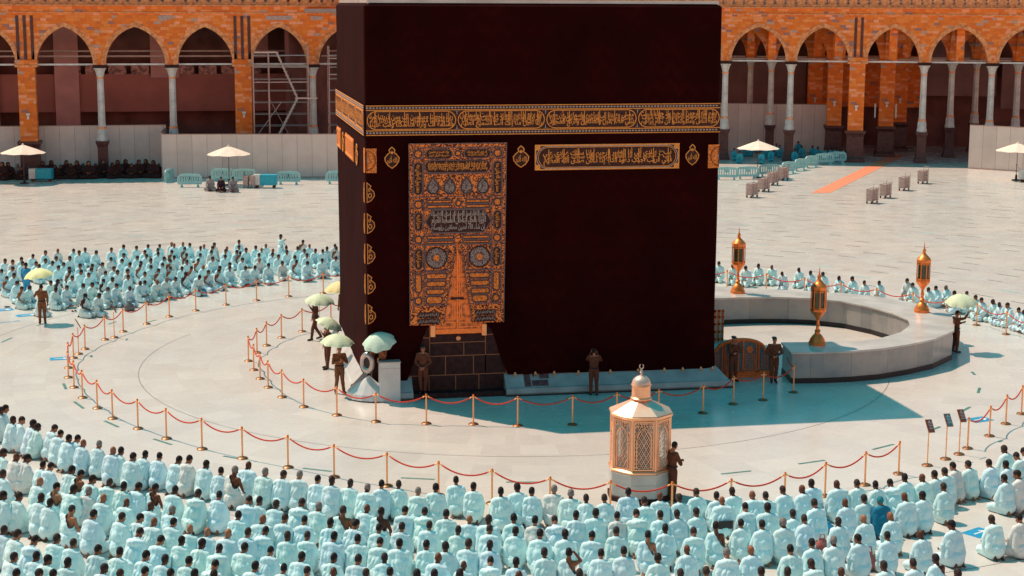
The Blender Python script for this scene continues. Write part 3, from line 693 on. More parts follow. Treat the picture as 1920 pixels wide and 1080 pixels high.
def wing(name, P0, ang, rows, back, slots, label, lo=None, hi=None):
    """rows: list of (depth, xs, kinds)"""
    root = empty(name, (P0[0], P0[1], 0), ang); tag(root, label, 'arcade', 'arcade wings round the courtyard')
    for ri, (ry, xs, kinds) in enumerate(rows):
        wall, mould, cren = MB(), MB(), MB(); zt_ = ZT if ri == 0 else 13.0
        hw = [.50 if k == 'C' else .80 for k in kinds]
        for i in range(len(xs)-1):
            vm = MB() if ri == 0 else None
            bay_wall(wall, vm, xs[i]+hw[i], xs[i+1]-hw[i+1], ry, .9, ztop=zt_)
            if vm: vm.build('arch_surround', M['stonearch'], root)
            q = MB(); q.box(((xs[i]+xs[i+1])/2, ry, ZS+.03), (xs[i+1]-xs[i]-.9, .16, .14)); q.build('tie_beam', M['colmarble'] if ri == 0 else M['steel'], root)
        for x, h, k in zip(xs, hw, kinds):
            wall.box((x, ry, (ZS+zt_)/2), (2*h, .9, zt_-ZS))
            if k == 'P': pier(root, x, ry)
            else: column(root, x, ry)
            if ri == 0 and k == 'P':
                for j in range(slots): q = MB(); q.box((x+(j-(slots-1)/2)*.56, ry-.46, 11.15), (.24, .06, 3.5)); q.build('dark_slot', M['plinth'], root)
                wall.box((x, ry-.10, 9.15), (1.75, 1.0, .40))
        wall.build('masonry_wall', M['stone'] if ri == 0 else M['stonein'], root, recalc=False)
        if ri == 0:
            L0, L1 = xs[0]-3, xs[-1]+3
            for y_, z_, d_ in ((ry-.04, 13.14, .98), (ry-.08, ZT, 1.05)): q = MB(); q.box(((L0+L1)/2, y_, z_), (L1-L0, d_, .10)); q.build('string_course', M['stonearch'], root)
            merlons(cren, None, L0, L1, ry-.1, ZT+.05); cren.build('crenellation', M['stonearch'], root)
        else:
            px_ = rows[ri-1][0]
            for x in xs:
                T = Matrix.Translation((x, 0, 0)) @ Matrix.Rotation(R(90), 4, 'Z'); tr = MB()
                bay_wall(tr, None, px_+.55, ry-.55, 0, .7, T, 12.7)
                tr.box((x, ry-.5, (ZS+12.7)/2), (.7, .2, 12.7-ZS)); tr.box((x, px_+.5, (ZS+12.7)/2), (.7, .2, 12.7-ZS)); tr.build('cross_arch', M['stonein'], root, recalc=False)
    xs = rows[0][1]; L0, L1 = xs[0]-6, xs[-1]+6
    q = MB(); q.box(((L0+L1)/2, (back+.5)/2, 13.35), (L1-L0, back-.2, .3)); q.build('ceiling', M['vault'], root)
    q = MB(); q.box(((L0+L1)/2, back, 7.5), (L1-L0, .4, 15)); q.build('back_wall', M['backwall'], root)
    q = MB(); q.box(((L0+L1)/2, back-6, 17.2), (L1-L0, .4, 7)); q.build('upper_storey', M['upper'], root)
    return root
M['stonein'] = masonry('inner_orange_masonry', PAL)
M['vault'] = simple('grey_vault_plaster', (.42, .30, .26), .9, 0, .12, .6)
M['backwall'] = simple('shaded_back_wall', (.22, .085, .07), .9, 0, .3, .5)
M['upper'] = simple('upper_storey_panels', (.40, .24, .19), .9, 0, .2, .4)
yL = 82.6
xl = [onY(px, 122, yL).x for px in (50, 189, 321, 455, 590)]; st = (xl[3]-xl[0])/3
X0 = xl[0]-4*st
xsL = [(-4+k)*st for k in range(10)]; kL = ['C', 'P', 'C', 'C', 'P', 'C', 'C', 'P', 'C', 'C']
wl = wing('arcade_building', (xl[0], yL), 0, [(0, xsL, kL)], 9.5, 3, 'orange stone arcade left of the black cube, with scaffolding in one arch')
# flat works behind the left arches: mauve boards, dark openings, light frieze panels
M['mauve'] = simple('mauve_board', (.60, .28, .25), .9, 0, .1, .7)
for x0, x1, z0, z1 in ((1.6, 3.6, 3, 12.6), (9.6, 12.0, 7.6, 12.4), (17.3, 19.6, 9.3, 11.4), (-6, -3, 3, 10)): q = MB(); q.box(((x0+x1)/2, 6.9, (z0+z1)/2), (x1-x0, .1, z1-z0)); q.build('mauve_board', M['mauve'], wl)
q = MB(); q.box((6, 7.2, 6.3), (44, .1, 3.2)); q.build('brown_boarding', simple('brown_board', (.42, .145, .115), .9, 0, .12, .4), wl)
M['frieze'] = simple('grey_frieze', (.50, .24, .20), .9, 0, .5, 3)
for k in range(9): q = MB(); q.box((3.0+k*1.9, 7.1, 8.25), (1.5, .06, .75)); q.build('frieze_panel', M['frieze'], wl)
for z in (8.95+.55, 8.95+.95): q = MB(); q.box((4, 4.5 if z < 9.6 else 5.5, z), (50, .12, .14)); q.build('rear_tie_beam', M['steel'], wl)
for x, w_ in ((11.0, 1.0), (20.2, 2.1), (23.3, 1.0)): q = MB(); q.box((x, -.47, 12.75), (w_, .05, .34)); q.build('pale_vent_panel', M['carton'], wl)
# brick block and paler boards standing for lit back wall deep under the right arches
DR = Vector((1, -.35, 0)).normalized(); PR = Vector((52.7, 84.6, 0))
def online(px, py=114):
    d = _F+_R2*((px-960)/FPX)+_U2*((540-py)/FPX); n = Vector((-DR.y, DR.x, 0)); t = (PR-CAM).dot(n)/d.dot(n); return CAM+d*t
ss = [(online(px)-PR).dot(DR) for px in (1358, 1480, 1608, 1732, 1858)]; st2 = (ss[4]-ss[0])/4; o0 = PR+DR*ss[2]
xsR = [st2*k for k in range(-5, 6)]; kR = ['C', 'C', 'P', 'C', 'C', 'P', 'C', 'C', 'P', 'C', 'C']
def inner_x(pxs, dep):
    o_ = []
    for px in pxs:
        d = _F+_R2*((px-960)/FPX)+_U2*((540-116)/FPX); n = Vector((-DR.y, DR.x, 0)); t = (o0+n*dep-CAM).dot(n)/d.dot(n); o_.append((CAM+d*t-o0).dot(DR))
    return o_
wr = wing('arcade_building', (o0.x, o0.y), math.atan2(DR.y, DR.x), [(0, xsR, kR), (6.3, inner_x((1205, 1325, 1447, 1567, 1665, 1786, 1910, 2032), 6.3), 'CCCPPCCC'), (12.6, inner_x((1290, 1408, 1530, 1690, 1832, 1950, 2070), 12.6), 'CCPPCCC')], 19, 2, 'orange stone arcade with pale marble columns, right of the black cube')
x0, x1 = inner_x((1515, 1728), 15); q = MB(); q.box(((x0+x1)/2, 15, 6.6), (x1-x0, .4, 5.0)); q.build('inner_brick_wall', M['stonein'], wr)
M['greymauve'] = simple('lit_grey_mauve_wall', (.30, .17, .16), .9, 0, .15, .5)  # lighter than the back wall: light on it is put into this colour
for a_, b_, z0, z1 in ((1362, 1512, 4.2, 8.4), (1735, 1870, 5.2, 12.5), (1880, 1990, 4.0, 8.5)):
    x0, x1 = inner_x((a_, b_), 16); q = MB(); q.box(((x0+x1)/2, 16, (z0+z1)/2), (x1-x0, .3, z1-z0)); q.build('lit_wall_board', M['greymauve'], wr)
for sx in (-.95, .95):
    q = MB(); q.box((inner_x((1663,), 6.3)[0]+sx*1.0, 5.55, 4.3), (.13, .13, 1.3)); q.build('tube_lamp', M['whitepaint'], wr)
# connecting wing hidden behind the cube
a = Vector((xl[0]+5*st+3.0, yL, 0)); b = o0+DR*(xsR[0]-3.0); dd = (b-a); n = 4; st3 = dd.length/n
wc = wing('arcade_building', (a.x, a.y), math.atan2(dd.y, dd.x), [(0, [st3*k for k in range(n+1)], 'PCCCP')], 9, 2, 'orange stone arcade behind the black cube, joining the two wings')
# ================================================================ HOARDINGS
def panel_mat(name, col, w=1.2):
    t = NT(name); c = t.coord(); s = t.n('SeparateXYZ'); t.l(c, s.inputs[0]); u = t.math('DIVIDE', s.outputs[0], w); f = t.math('FRACT', u)
    wn = t.n('TexWhiteNoise', noise_dimensions='1D'); t.l(t.math('FLOOR', u), wn.inputs['W'])
    base = t.ramp(wn.outputs[0], [(0, tuple(k*.92 for k in col)), (1, tuple(min(1, k*1.05) for k in col))])
    base = t.mix(1.0, base, t.ramp(t.noise(c, .8, 4, .6), [(.3, (.92, .9, .9)), (.7, (1.05, 1.05, 1.04))]), 'MULTIPLY')
    base = t.mix(t.math('MULTIPLY', t.math('LESS_THAN', f, .025), .6), base, (.12, .09, .08)); return t.fin(base, .6, 0, .3)
M['hoard'] = panel_mat('hoarding_panel', (.76, .63, .55))
def hoarding(a, b, h, label, cap=True):
    a = Vector((a[0], a[1], 0)); b = Vector((b[0], b[1], 0)); d = b-a; L = d.length
    r_ = empty('hoarding_fence', a, math.atan2(d.y, d.x)); tag(r_, label, 'fence', 'hoardings along the arcade')
    q = MB(); q.box((L/2, 0, h/2), (L, .08, h)); q.build('panel', M['hoard'], r_)
    q = MB(); q.box((L/2, 0, h+.03), (L, .14, .06)); q.build('top_rail', M['steel'], r_); q = MB(); q.box((L/2, -.02, .05), (L, .14, .10)); q.build('bottom_rail', M['steel'], r_)
    for k in range(int(L/3)+1): q = MB(); q.box((k*3+.05, .14, h/2), (.08, .08, h)); q.build('post', M['steel'], r_)
    return r_
A0, A1 = at(305, 334), at(690, 333)
hoarding(A0, A1, 3.5, 'pale grey hoarding wall behind the parasol, in front of the scaffold')
B0 = at(-60, 331); hoarding((B0.x, 84.0), (A0.x+.3, 84.0), 3.9, 'pale grey hoarding wall behind the dark seated row, under the left arches')
hoarding((A0.x+.2, 84.0), (A0.x, A0.y), 3.6, 'short return of grey hoarding between the two left hoarding walls')
C0, C1 = at(1815, 316), at(1990, 327); hoarding(C0, C1, 3.75, 'pale grey hoarding wall at the right edge behind a parasol')
D0 = o0+DR*(-13)+Vector((-DR.y, DR.x, 0))*8.2; D1 = o0+DR*(-1.2)+Vector((-DR.y, DR.x, 0))*8.2
hoarding(D0, D1, 4.6, 'shaded grey hoarding wall under the right arches behind the seated people')
# ================================================================ LOW CURVED WALL
HZ = 1.2
outer = [(553,845),(612,902),(800,900),(960,893),(1120,880),(1280,855),(1420,825),(1528,778)]
outer = [(x/3+1280, y/3+360) for x, y in outer]
OUT = [at(x, y, HZ) for x, y in outer]
back_ = [(1530,740),(1524,700),(1480,672),(1400,648),(1300,622),(1200,603),(1050,582),(900,568),(700,556),(480,545),(190,530)]
OUT += [at(x/3+1280, y/3+360, HZ) for x, y in back_]
OUT += [Vector((15.2, OUT[-1].y, HZ))]
inn = [(195,597),(330,592),(450,590),(590,591),(720,596),(900,614),(1060,646),(1180,680),(1268,716),(1278,748),(1225,788),(1110,822),(980,838),(780,842)]
INN = [at(x/3+1280, y/3+360, HZ) for x, y in inn]; INN[0] = Vector((15.2, INN[0].y, HZ))
hw_ = empty('curved_marble_wall', (20, 5.5, 0)); tag(hw_, 'low horseshoe-shaped grey marble wall right of the black cube, carrying lanterns', 'wall')
def wb_(mb, name, mat, **k):
    o = mb.build(name, mat, None, **k); o.parent = hw_; o.matrix_parent_inverse = Matrix.Translation((-20, -5.5, 0)); return o
poly = [(p.x, p.y) for p in OUT]+[(p.x, p.y) for p in INN]
cen = Vector((19, 5.5))
def offs(pl, k):                             # move every corner inwards to the middle of the band
    n = len(pl); A = sum(pl[i][0]*pl[(i+1) % n][1]-pl[(i+1) % n][0]*pl[i][1] for i in range(n)); sg = 1 if A > 0 else -1; o = []
    for i in range(n):
        p0, p, p1 = Vector(pl[i-1]), Vector(pl[i]), Vector(pl[(i+1) % n]); e1 = (p-p0).normalized(); e2 = (p1-p).normalized()
        n_ = Vector((-(e1.y+e2.y), e1.x+e2.x)); n_ = n_.normalized() if n_.length > 1e-5 else Vector((-e1.y, e1.x)); o.append(tuple(p+n_*sg*k/max(.5, n_.dot(Vector((-e1.y, e1.x))))))
    return o
def wall_marble():
    t = NT('slab_marble_wall'); c = t.coord(); s = t.n('SeparateXYZ'); t.l(c, s.inputs[0])
    a = t.math('ARCTAN2', t.math('SUBTRACT', s.outputs[1], 5.5), t.math('SUBTRACT', s.outputs[0], 16.8)); u = t.math('MULTIPLY', a, 3.7)
    wn = t.n('TexWhiteNoise', noise_dimensions='1D'); t.l(t.math('FLOOR', u), wn.inputs['W'])
    v = t.ramp(wn.outputs[0], [(0, (.30, .29, .28)), (1, (.38, .36, .34))])
    nz = t.noise(c, 1.1, 6, .65); v = t.mix(1.0, v, t.ramp(nz, [(.3, (.78, .76, .78)), (.5, (1, 1, 1)), (.72, (1.25, 1.06, .95))]), 'MULTIPLY')
    v = t.mix(t.math('MULTIPLY', t.math('LESS_THAN', t.math('FRACT', u), .012), .6), v, (.12, .1, .1)); return t.fin(v, .22, 0, .5)
M['wallmarble'] = wall_marble()
q = MB(); q.prism(offs(poly, .06), .2, HZ-.08); wb_(q, 'marble_face', M['wallmarble'])
q = MB(); q.prism(poly, HZ-.08, HZ); wb_(q, 'coping', M['marble'], bevel=.015)
q = MB(); q.prism(offs(poly, .04), .0, .2); wb_(q, 'black_base', M['black'])
# ---------------------------------------------------------------- lanterns on the wall
def lantern():
    r_ = empty('lantern')
    q = MB(); q.lathe([(.42, 0), (.43, .10), (.38, .16), (.36, .22), (.24, .36), (.15, .42), (.12, .5)], n=20); q.build('foot', M['gold'], r_, smooth=True)
    q = MB(); q.lathe([(.12, .48), (.16, .54), (.09, .60), (.075, .7), (.11, .76), (.075, .82), (.07, .95), (.12, 1.02)], n=14); q.build('stem', M['gold'], r_, smooth=True)
    q = MB(); q.lathe([(.10, 1.0), (.20, 1.10), (.36, 1.26), (.40, 1.30), (.38, 1.38)], n=8, rot=R(22.5))
    q.lathe([(.38, 2.10), (.41, 2.16), (.41, 2.24), (.34, 2.32), (.22, 2.40), (.10, 2.50), (.085, 2.56), (.11, 2.62), (.05, 2.70), (.03, 2.78), (.012, 2.98)], n=8, rot=R(22.5))
    for k in range(8): a = R(22.5+45*k); q.tube([(.375*math.cos(a), .375*math.sin(a), 1.36), (.375*math.cos(a), .375*math.sin(a), 2.12)], .028, 6)
    for zz in (1.42, 2.06):
        q.tube([(.35*math.cos(R(22.5+45*k)), .35*math.sin(R(22.5+45*k)), zz) for k in range(8)], .03, 6, closed=True)
    q.build('cage', M['gold'], r_, smooth=True)
    q = MB(); q.lathe([(.32, 1.38), (.32, 2.10)], n=8, rot=R(22.5)); q.build('glass', M['lampglass'], r_)
    return r_
lt = lantern()
for i, (px, py, lb) in enumerate([(1383, 549, 'golden lantern on the curved wall nearest the black cube'), (1532, 646, 'golden lantern on the near shaded end of the curved wall'), (1728, 585, 'golden lantern at the far right bend of the curved wall')]):
    o = lt if i == 0 else copy_tree(lt); p = at(px, py, HZ); o.location = p; o.rotation_euler.z = .2*i; o.scale = (.76, .76, 1); tag(o, lb, 'lantern', 'golden lanterns on the curved wall')
# ---------------------------------------------------------------- golden arched gate
gt = empty('gate', (14.2, 1.0, 0)); tag(gt, 'arched golden gate with blue-grey lattice panels beside two guards', 'gate')
def garch(x): return 1.05+.42*math.sqrt(max(0, 1-(x/.95)**2)) if abs(x) < .95 else 1.05
top = [(-1.35+2.7*k/36, garch(-1.35+2.7*k/36)) for k in range(37)]
q = MB(); q.slab([(-1.35, .12), (1.35, .12)]+top[::-1], .03, -.03); q.build('lattice_board', simple('blue_grey_lattice', (.10, .16, .18), .5, 0, .5, 30), gt)
q = MB(); q.tube([(x, 0, z) for x, z in top], .075, 8); q.box((0, 0, .14), (2.7, .14, .24))
for x in (-1.32, -.72, -.62, -.10, .10, .62, .72, 1.32): q.box((x, -.01, (.2+garch(x))/2), (.055, .12, garch(x)-.2))
M['gategold'] = simple('brown_gold', (.80, .17, .028), .55, .2, .2, 12); q.build('gold_frame', M['gategold'], gt, smooth=True)
q = MB()
for s_ in (-1, 1):
    q.slab(circ(s_*.36, 1.10, .13, n=16), 0, -.06); q.ring([(s_*.36-.2, .3), (s_*.36+.2, .3), (s_*.36+.2, .9), (s_*.36, 1.0), (s_*.36-.2, .9)], .025, 0, -.055)
    for i in range(4):
        for j in range(7): q.slab(circ(s_*.36-.13+i*.087, .37+j*.085, .025, n=6), 0, -.045)
for s_ in (-1, 1):
    for i in range(4):
        for j in range(8): q.slab(circ(s_*1.02-.15+i*.10, .35+j*.085, .028, n=6), 0, -.045)
q.build('gold_ornament', M['gategold'], gt)
g2 = empty('gate', (OUT[-1].x-.1+.9, 10.9, 0)); tag(g2, 'folded golden gate leaf at the far end of the curved wall, by the cube', 'gate')
g2.location = (at(1340, 640).x+.05, at(1340, 640).y, 0)
q = MB(); q.box((0, 0, .65), (.55, .10, 1.3)); q.build('gate_leaf', M['marble'], g2)
q = MB()
for x in (-.27, -.09, .09, .27): q.box((x, -.02, .66), (.07, .14, 1.36))
for z in (.1, .42, .75, 1.05, 1.3): q.box((0, -.025, z), (.6, .13, .08))
q.build('gold_frame', M['gategold'], g2)
# ================================================================ GLASS-AND-GOLD KIOSK (octagonal)
kx, ky = 6.42, -13.38; kio = empty('gold_kiosk', (kx, ky, 0)); kio.scale = (.93, .93, 1); tag(kio, 'octagonal golden kiosk with crescent finial on a grey marble drum', 'kiosk')
va = math.atan2(ky-CAM.y, kx-CAM.x); rot = math.atan2(-(ky-CAM.y), -(kx-CAM.x))-R(15)
q = MB(); q.lathe([(1.03, 0), (1.03, .14), (.96, .16)], n=8, rot=rot); q.build('base_course', M['darkstone'], kio)
q = MB(); q.lathe([(.97, .15), (.97, .55)], n=8, rot=rot); q.lathe([(.99, .56), (.99, .80), (1.02, .82), (1.02, .86)], n=8, rot=rot); q.build('marble_drum', M['marble'], kio)
Rk = .93; zb, zt = .88, 2.46
fr_ = MB(); lat = MB(); arch_ = MB()
fr_.lathe([(1.0, .86), (1.02, .92), (.96, .96)], n=8, rot=rot); fr_.lathe([(.95, zt-.05), (1.0, zt), (1.02, zt+.06), (.98, zt+.09)], n=8, rot=rot)
V8 = [Vector((Rk*math.cos(rot+k*math.pi/4), Rk*math.sin(rot+k*math.pi/4), 0)) for k in range(8)]
for p in V8: fr_.tube([(p.x, p.y, zb), (p.x, p.y, zt)], .042, 8)
for k in range(8):
    a, b = V8[k], V8[(k+1) % 8]; d = (b-a); L = d.length; d.normalize(); nrm = Vector((d.y, -d.x, 0))
    T = Matrix(((d.x, nrm.x*-1, 0, a.x), (d.y, nrm.y*-1, 0, a.y), (0, 0, 1, 0), (0, 0, 0, 1)))
    x0, x1, z0, z1 = .045, L-.045, .98, 2.40
    fr_.ring([(x0, z0), (x1, z0), (x1, z1), (x0, z1)], .035, .02, -.03, T)
    xa, xb = x0+.09, x1-.09; ap = arch_pts(xa, xb, 1.86, 2.22, 6)
    arch_.tube([(xa, -.02, z0+.08)]+[(x, -.02, z) for x, z in ap]+[(xb, -.02, z0+.08)], .020, 6, T); 
    st_ = .115
    for i in range(-22, 30):
        for sg in (1, -1):
            pts = []
            xs_ = x0; zs_ = z0+i*st_
            # diagonal bar clipped to the panel
            za_, zb2 = (zs_, zs_+(x1-x0)*1.6) if sg > 0 else (zs_+(x1-x0)*1.6, zs_)
            pA, pB = [x0, za_], [x1, zb2]
            def clip(p, q_):
                lo, hi = 0.0, 1.0; dz = q_[1]-p[1]
                for lim, s2 in ((z0, 1), (z1, -1)):
                    f0, f1 = s2*(p[1]-lim), s2*(q_[1]-lim)
                    if f0 < 0 and f1 < 0: return None
                    if f0 < 0: lo = max(lo, f0/(f0-f1))
                    if f1 < 0: hi = min(hi, f0/(f0-f1))
                if lo >= hi-.02: return None
                return [(p[0]+(q_[0]-p[0])*t, p[1]+dz*t) for t in (lo, hi)]
            c_ = clip(pA, pB)
            if c_:
                if i % 2 == 0: lat.tube([(c_[0][0], .0, c_[0][1]), (c_[1][0], .0, c_[1][1])], .012, 4, T)
                else: lat.tube([(c_[0][0], .0, c_[0][1]), (c_[1][0], .0, c_[1][1])], .006, 4, T)
    for j in range(14): arch_.slab(circ(x0+.05+(x1-x0-.1)*(j % 7)/6, 2.27+.07*(j//7), .022, n=6), 0, -.035, T)
fr_.build('gold_frame', M['rosegold'], kio, smooth=True); lat.build('lattice', simple('pale_lattice', (.95, .66, .50), .4, .3, .1, 8), kio); arch_.build('arch_moulding', M['rosegold'], kio, smooth=True)
tg = NT('clear_glass'); tg.b.inputs['Transmission Weight'].default_value = 1.0; tg.b.inputs['IOR'].default_value = 1.03; M['glass'] = tg.fin((.97, .97, .97), .03)
q = MB(); q.lathe([(.84, .95), (.84, 2.40)], n=8, rot=rot); q.build('glass', M['glass'], kio)
q = MB(); q.lathe([(.28, .95), (.28, 1.25), (.20, 1.4), (.12, 1.5)], n=16); q.lathe([(.34, 1.5), (.36, 1.55), (.30, 1.9), (.16, 2.1), (.03, 2.2)], n=16); q.build('inner_shrine', simple('dull_bronze', (.30, .12, .06), .4, .5), kio, smooth=True)
q = MB(); q.lathe([(1.0, zt+.09), (.28, zt+.40), (.28, zt+.44)], n=8, rot=rot); q.build('roof', M['roofmetal'], kio)
q = MB(); zz = zt+.42; q.lathe([(.32, zz), (.33, zz+.04), (.29, zz+.07), (.285, zz+.38), (.315, zz+.41), (.30, zz+.44)], n=24); q.build('drum', M['rosegold'], kio, smooth=True)
zz += .43; q = MB(); q.lathe([(.29, zz), (.285, zz+.06), (.24, zz+.15), (.16, zz+.21), (.06, zz+.25)], n=24); q.lathe([(.04, zz+.24), (.025, zz+.31), (.05, zz+.34), (.025, zz+.37), (.04, zz+.40), (.015, zz+.44)], n=10)
q.tube([(.06*math.cos(R(t)), 0, zz+.51+.068*math.sin(R(t))) for t in range(-240, 61, 20)], [.006]+[.015]*14+[.006], 6, Matrix.Rotation(YAW*-1, 4, 'Z')); dm = q.build('dome', simple('warm_silver_dome', (.72, .52, .42), .42, .45, .06, 5), kio, smooth=True)
# ================================================================ ROPE POSTS AND ROPES
PH = 1.0
def mk_post():
    r_ = empty('rope_post')
    q = MB(); q.lathe([(.17, 0), (.175, .02), (.14, .045), (.05, .06), (.03, .08)], n=18); q.build('foot', M['brassdark'], r_, smooth=True)
    q = MB(); q.lathe([(.028, .05), (.028, .93), (.04, .935), (.04, .965), (.03, .97)], n=12); q.build('pole', M['brass'], r_, smooth=True)
    q = MB(); q.lathe([(.012, .965), (.03, .98), (.038, 1.0), (.028, 1.025), (.005, 1.035)], n=12); q.build('knob', M['gold'], r_, smooth=True)
    return r_
post0 = mk_post(); nposts = 0
NUM = ['first', 'second', 'third', 'fourth', 'fifth', 'sixth', 'seventh', 'eighth', 'ninth', 'tenth', 'eleventh', 'twelfth', 'thirteenth', 'fourteenth', 'fifteenth', 'sixteenth', 'seventeenth', 'eighteenth', 'nineteenth', 'twentieth']
def ordw(n):
    if n <= 20: return NUM[n-1]
    t = ['twenty', 'thirty', 'forty', 'fifty', 'sixty', 'seventy', 'eighty', 'ninety'][n//10-2]
    return t+'-'+NUM[n % 10-1] if n % 10 else {'twenty':'twentieth','thirty':'thirtieth','forty':'fortieth','fifty':'fiftieth','sixty':'sixtieth','seventy':'seventieth'}[t]
def place_post(p, label, group):
    global nposts
    o = post0 if nposts == 0 else copy_tree(post0); nposts += 1
    o.location = (p.x, p.y, 0); tag(o, label, 'rope post', group); return o
def catenary(a, b, sag, n=16): return [a+(b-a)*(k/n)+Vector((0, 0, -4*sag*(k/n)*(1-k/n))) for k in range(n+1)]
def rope(a, b, label, group, sag=.27):
    mid = (a+b)/2; r_ = empty('barrier_rope', (mid.x, mid.y, 0)); tag(r_, label, 'rope', group)
    A = Vector((a.x, a.y, .95))-Vector((mid.x, mid.y, 0)); B = Vector((b.x, b.y, .95))-Vector((mid.x, mid.y, 0)); d = (B-A).normalized()
    A += d*.04; B -= d*.04
    q = MB(); P_ = catenary(A, B, sag); q.tube(P_[1:-1], .024, 7); q.build('velvet_rope', M['rope'], r_, smooth='all')
    for p0, p1 in ((P_[0], P_[1]), (P_[-1], P_[-2])): q = MB(); q.tube([p0, p0+(p1-p0)*1.15], .022, 6); q.build('hook', M['brass'], r_, smooth='all')
ground_posts = [(541.7,556),(481.3,563.7),(424,572),(367.3,582.7),(317.7,594),(275,607.7),(231.3,622),(197,637),(159.7,654.7),(138,671.7),(128.7,690),(128.3,708),(139,726.7),(155,746),(182.7,765.7),(211.3,785),(259,804),(312.3,822.7),(379,842.3),(454.7,859.7),(540.3,876.7),(626.7,895)]
top_posts = [(725.3,847.7),(822.3,864),(922.7,878.3),(1031.7,893.3),(1145,900),(1260.7,902.7),(1371.7,896.7),(1472.7,885),(1549,865.7),(1624,846),(1687.5,826.7)]
ringA = [Vector((at(605.7, 511, 1.03).x, at(605.7, 511, 1.03).y, 0))]+[at(*p) for p in ground_posts]+[Vector((*at(*p, 1.03).xy, 0)) for p in top_posts]
ringA = [Vector((*at(668, 500, 1.03).xy, 0))]+ringA
ringB = [at(1814, 841), at(1855, 817.7), at(1885.7, 795), Vector((*at(1918, 722, 1.03).xy, 0)), Vector((*at(1952, 705, 1.03).xy, 0))]
far = [(1300,500),(1364,506),(1437.5,512),(1509,520),(1577,528.5),(1644,539),(1712.6,547.5),(1775,561),(1833,567),(1888.5,583),(1946,600)]
ringC = [Vector((*at(*p, 1.03).xy, 0)) for p in far]
inner_ = [(620.7,609),(566.7,621.8),(527.8,633.3),(500,648.2),(482,661.5),(466,677.3),(476,694),(487.8,710.4),(503,726.7),(529,745),(569.6,763.3),(631.8,778.9),(705,791),(799.5,794.5),(887.6,795.7),(970.7,798.7),(1073.3,796.7)]
ringI = [at(*p) for p in inner_]+[Vector((*at(1157, 735, 1.03).xy, 0)), Vector((*at(1235.7, 729, 1.03).xy, 0))]+[at(1318, 775), at(1375, 758), at(1430.7, 750.5), at(1487.5, 736)]
ringI = [Vector((*at(655, 560, 1.03).xy, 0))]+ringI
for nm, L_, lab in (('A', ringA, 'outer ring, counted round from the far left'), ('B', ringB, 'short line right of the sign stands'),
                    ('C', ringC, 'far line behind the curved wall'), ('I', ringI, 'inner ring, counted round from the far left')):
    sag = .27
    for i, p in enumerate(L_):
        place_post(p, 'brass post, %s in the %s' % (ordw(i+1), lab), 'brass rope posts')
        if i and (L_[i]-L_[i-1]).length < 6: rope(L_[i-1], p, 'red rope, %s in the %s' % (ordw(i), lab), 'red barrier ropes', sag*(.6 if (L_[i]-L_[i-1]).length < 1.4 else .85))
rope(ringI[-1]+(ringI[-1]-ringI[-2])*.0, Vector((15.75, .2, 0)), 'short red rope from the last inner post to the end of the curved wall', 'red barrier ropes', .1)
# ---------------------------------------------------------------- notice stands
def stand(px, py, tx_, ty_, kind, label, h=1.45, tiltz=0.0):
    p = at(px, py); r_ = empty('sign_stand', p, -YAW*.6+tiltz); tag(r_, label, 'sign stand', 'notice stands at the rope openings')
    q = MB(); q.lathe([(.17, 0), (.175, .02), (.14, .045), (.05, .06), (.02, .08)], n=18); q.build('foot', M['brassdark'], r_, smooth=True)
    q = MB(); q.lathe([(.018, .05), (.018, h-.36)], n=10); q.lathe([(.026, .62), (.026, .68)], n=10); q.build('pole', M['brass'], r_, smooth=True)
    T = Matrix.Translation((0.03, -.0, h-.2)) @ Matrix.Rotation(R(38), 4, 'Z') @ Matrix.Rotation(R(-28), 4, 'X') @ Matrix.Rotation(R(8), 4, 'Y')
    q = MB(); q.box((0, 0, 0), (.30, .03, .42), 0, T); b_ = q.build('board', M['brassdark'], r_)
    q = MB(); q.box((0, -.018, 0), (.24, .008, .36), 0, T); q.build('notice', kind, b_)
    q = MB()
    for k in range(5): q.box((0, -.024, .11-.05*k), (.16 if k % 2 else .19, .004, .012), 0, T)
    q.box((0, -.024, .145), (.05, .004, .03), 0, T); q.build('printed_lines', M['whitepaint'], b_)
dkred = simple('brown_notice', (.20, .055, .04), .5); tealn = simple('teal_notice', (.02, .25, .32), .5)
stand(1738.5, 873, 0, 0, dkred, 'leftmost of three notice stands at the right rope opening, with brown board')
stand(1773, 861, 0, 0, tealn, 'middle notice stand at the right rope opening, with teal and white board')
stand(1798, 852, 0, 0, dkred, 'rightmost notice stand, brown board, next to a rope post')
stand(147.5, 664, 0, 0, dkred, 'notice stand seen at the left bend of the outer ropes, nearer one', tiltz=R(70))
stand(214.5, 633, 0, 0, dkred, 'notice stand just behind the outer ropes near the left kneeling crowd', tiltz=R(60))
# ---------------------------------------------------------------- prayer mats, stickers, bags and shoes
def mat_sticker(px, py, L_, W_, rz, label, arrow=True):
    p = at(px, py); r_ = empty('floor_sticker', (p.x, p.y, 0), rz); tag(r_, label, 'floor sticker', 'blue floor stickers')
    q = MB(); q.box((0, 0, .004), (L_, W_, .006)); q.build('backing', M['bluestick'], r_)
    q = MB(); q.box((0, 0, .0085), (L_*.55, W_*.10, .002)); q.prism([(L_*.40, 0), (L_*.15, W_*.26), (L_*.15, -W_*.26)], .0075, .0105); q.build('white_arrow', M['whitepaint'], r_)
mat_sticker(1836, 787, .85, .6, .3, 'blue floor sticker under the rope beyond the three sign stands')
mat_sticker(1836, 999, .8, .6, .5, 'blue floor sticker beside a kneeling man at the lower right')
mat_sticker(113, 672.5, .8, .55, .1, 'blue floor sticker at the far left bend of the outer ropes')
mat_sticker(52, 591, 1.0, .6, .3, 'blue and white floor sticker behind the guard under the yellow umbrella')
mat_sticker(6, 581, .9, .6, .3, 'blue floor sticker at the left edge in front of the kneeling crowd')
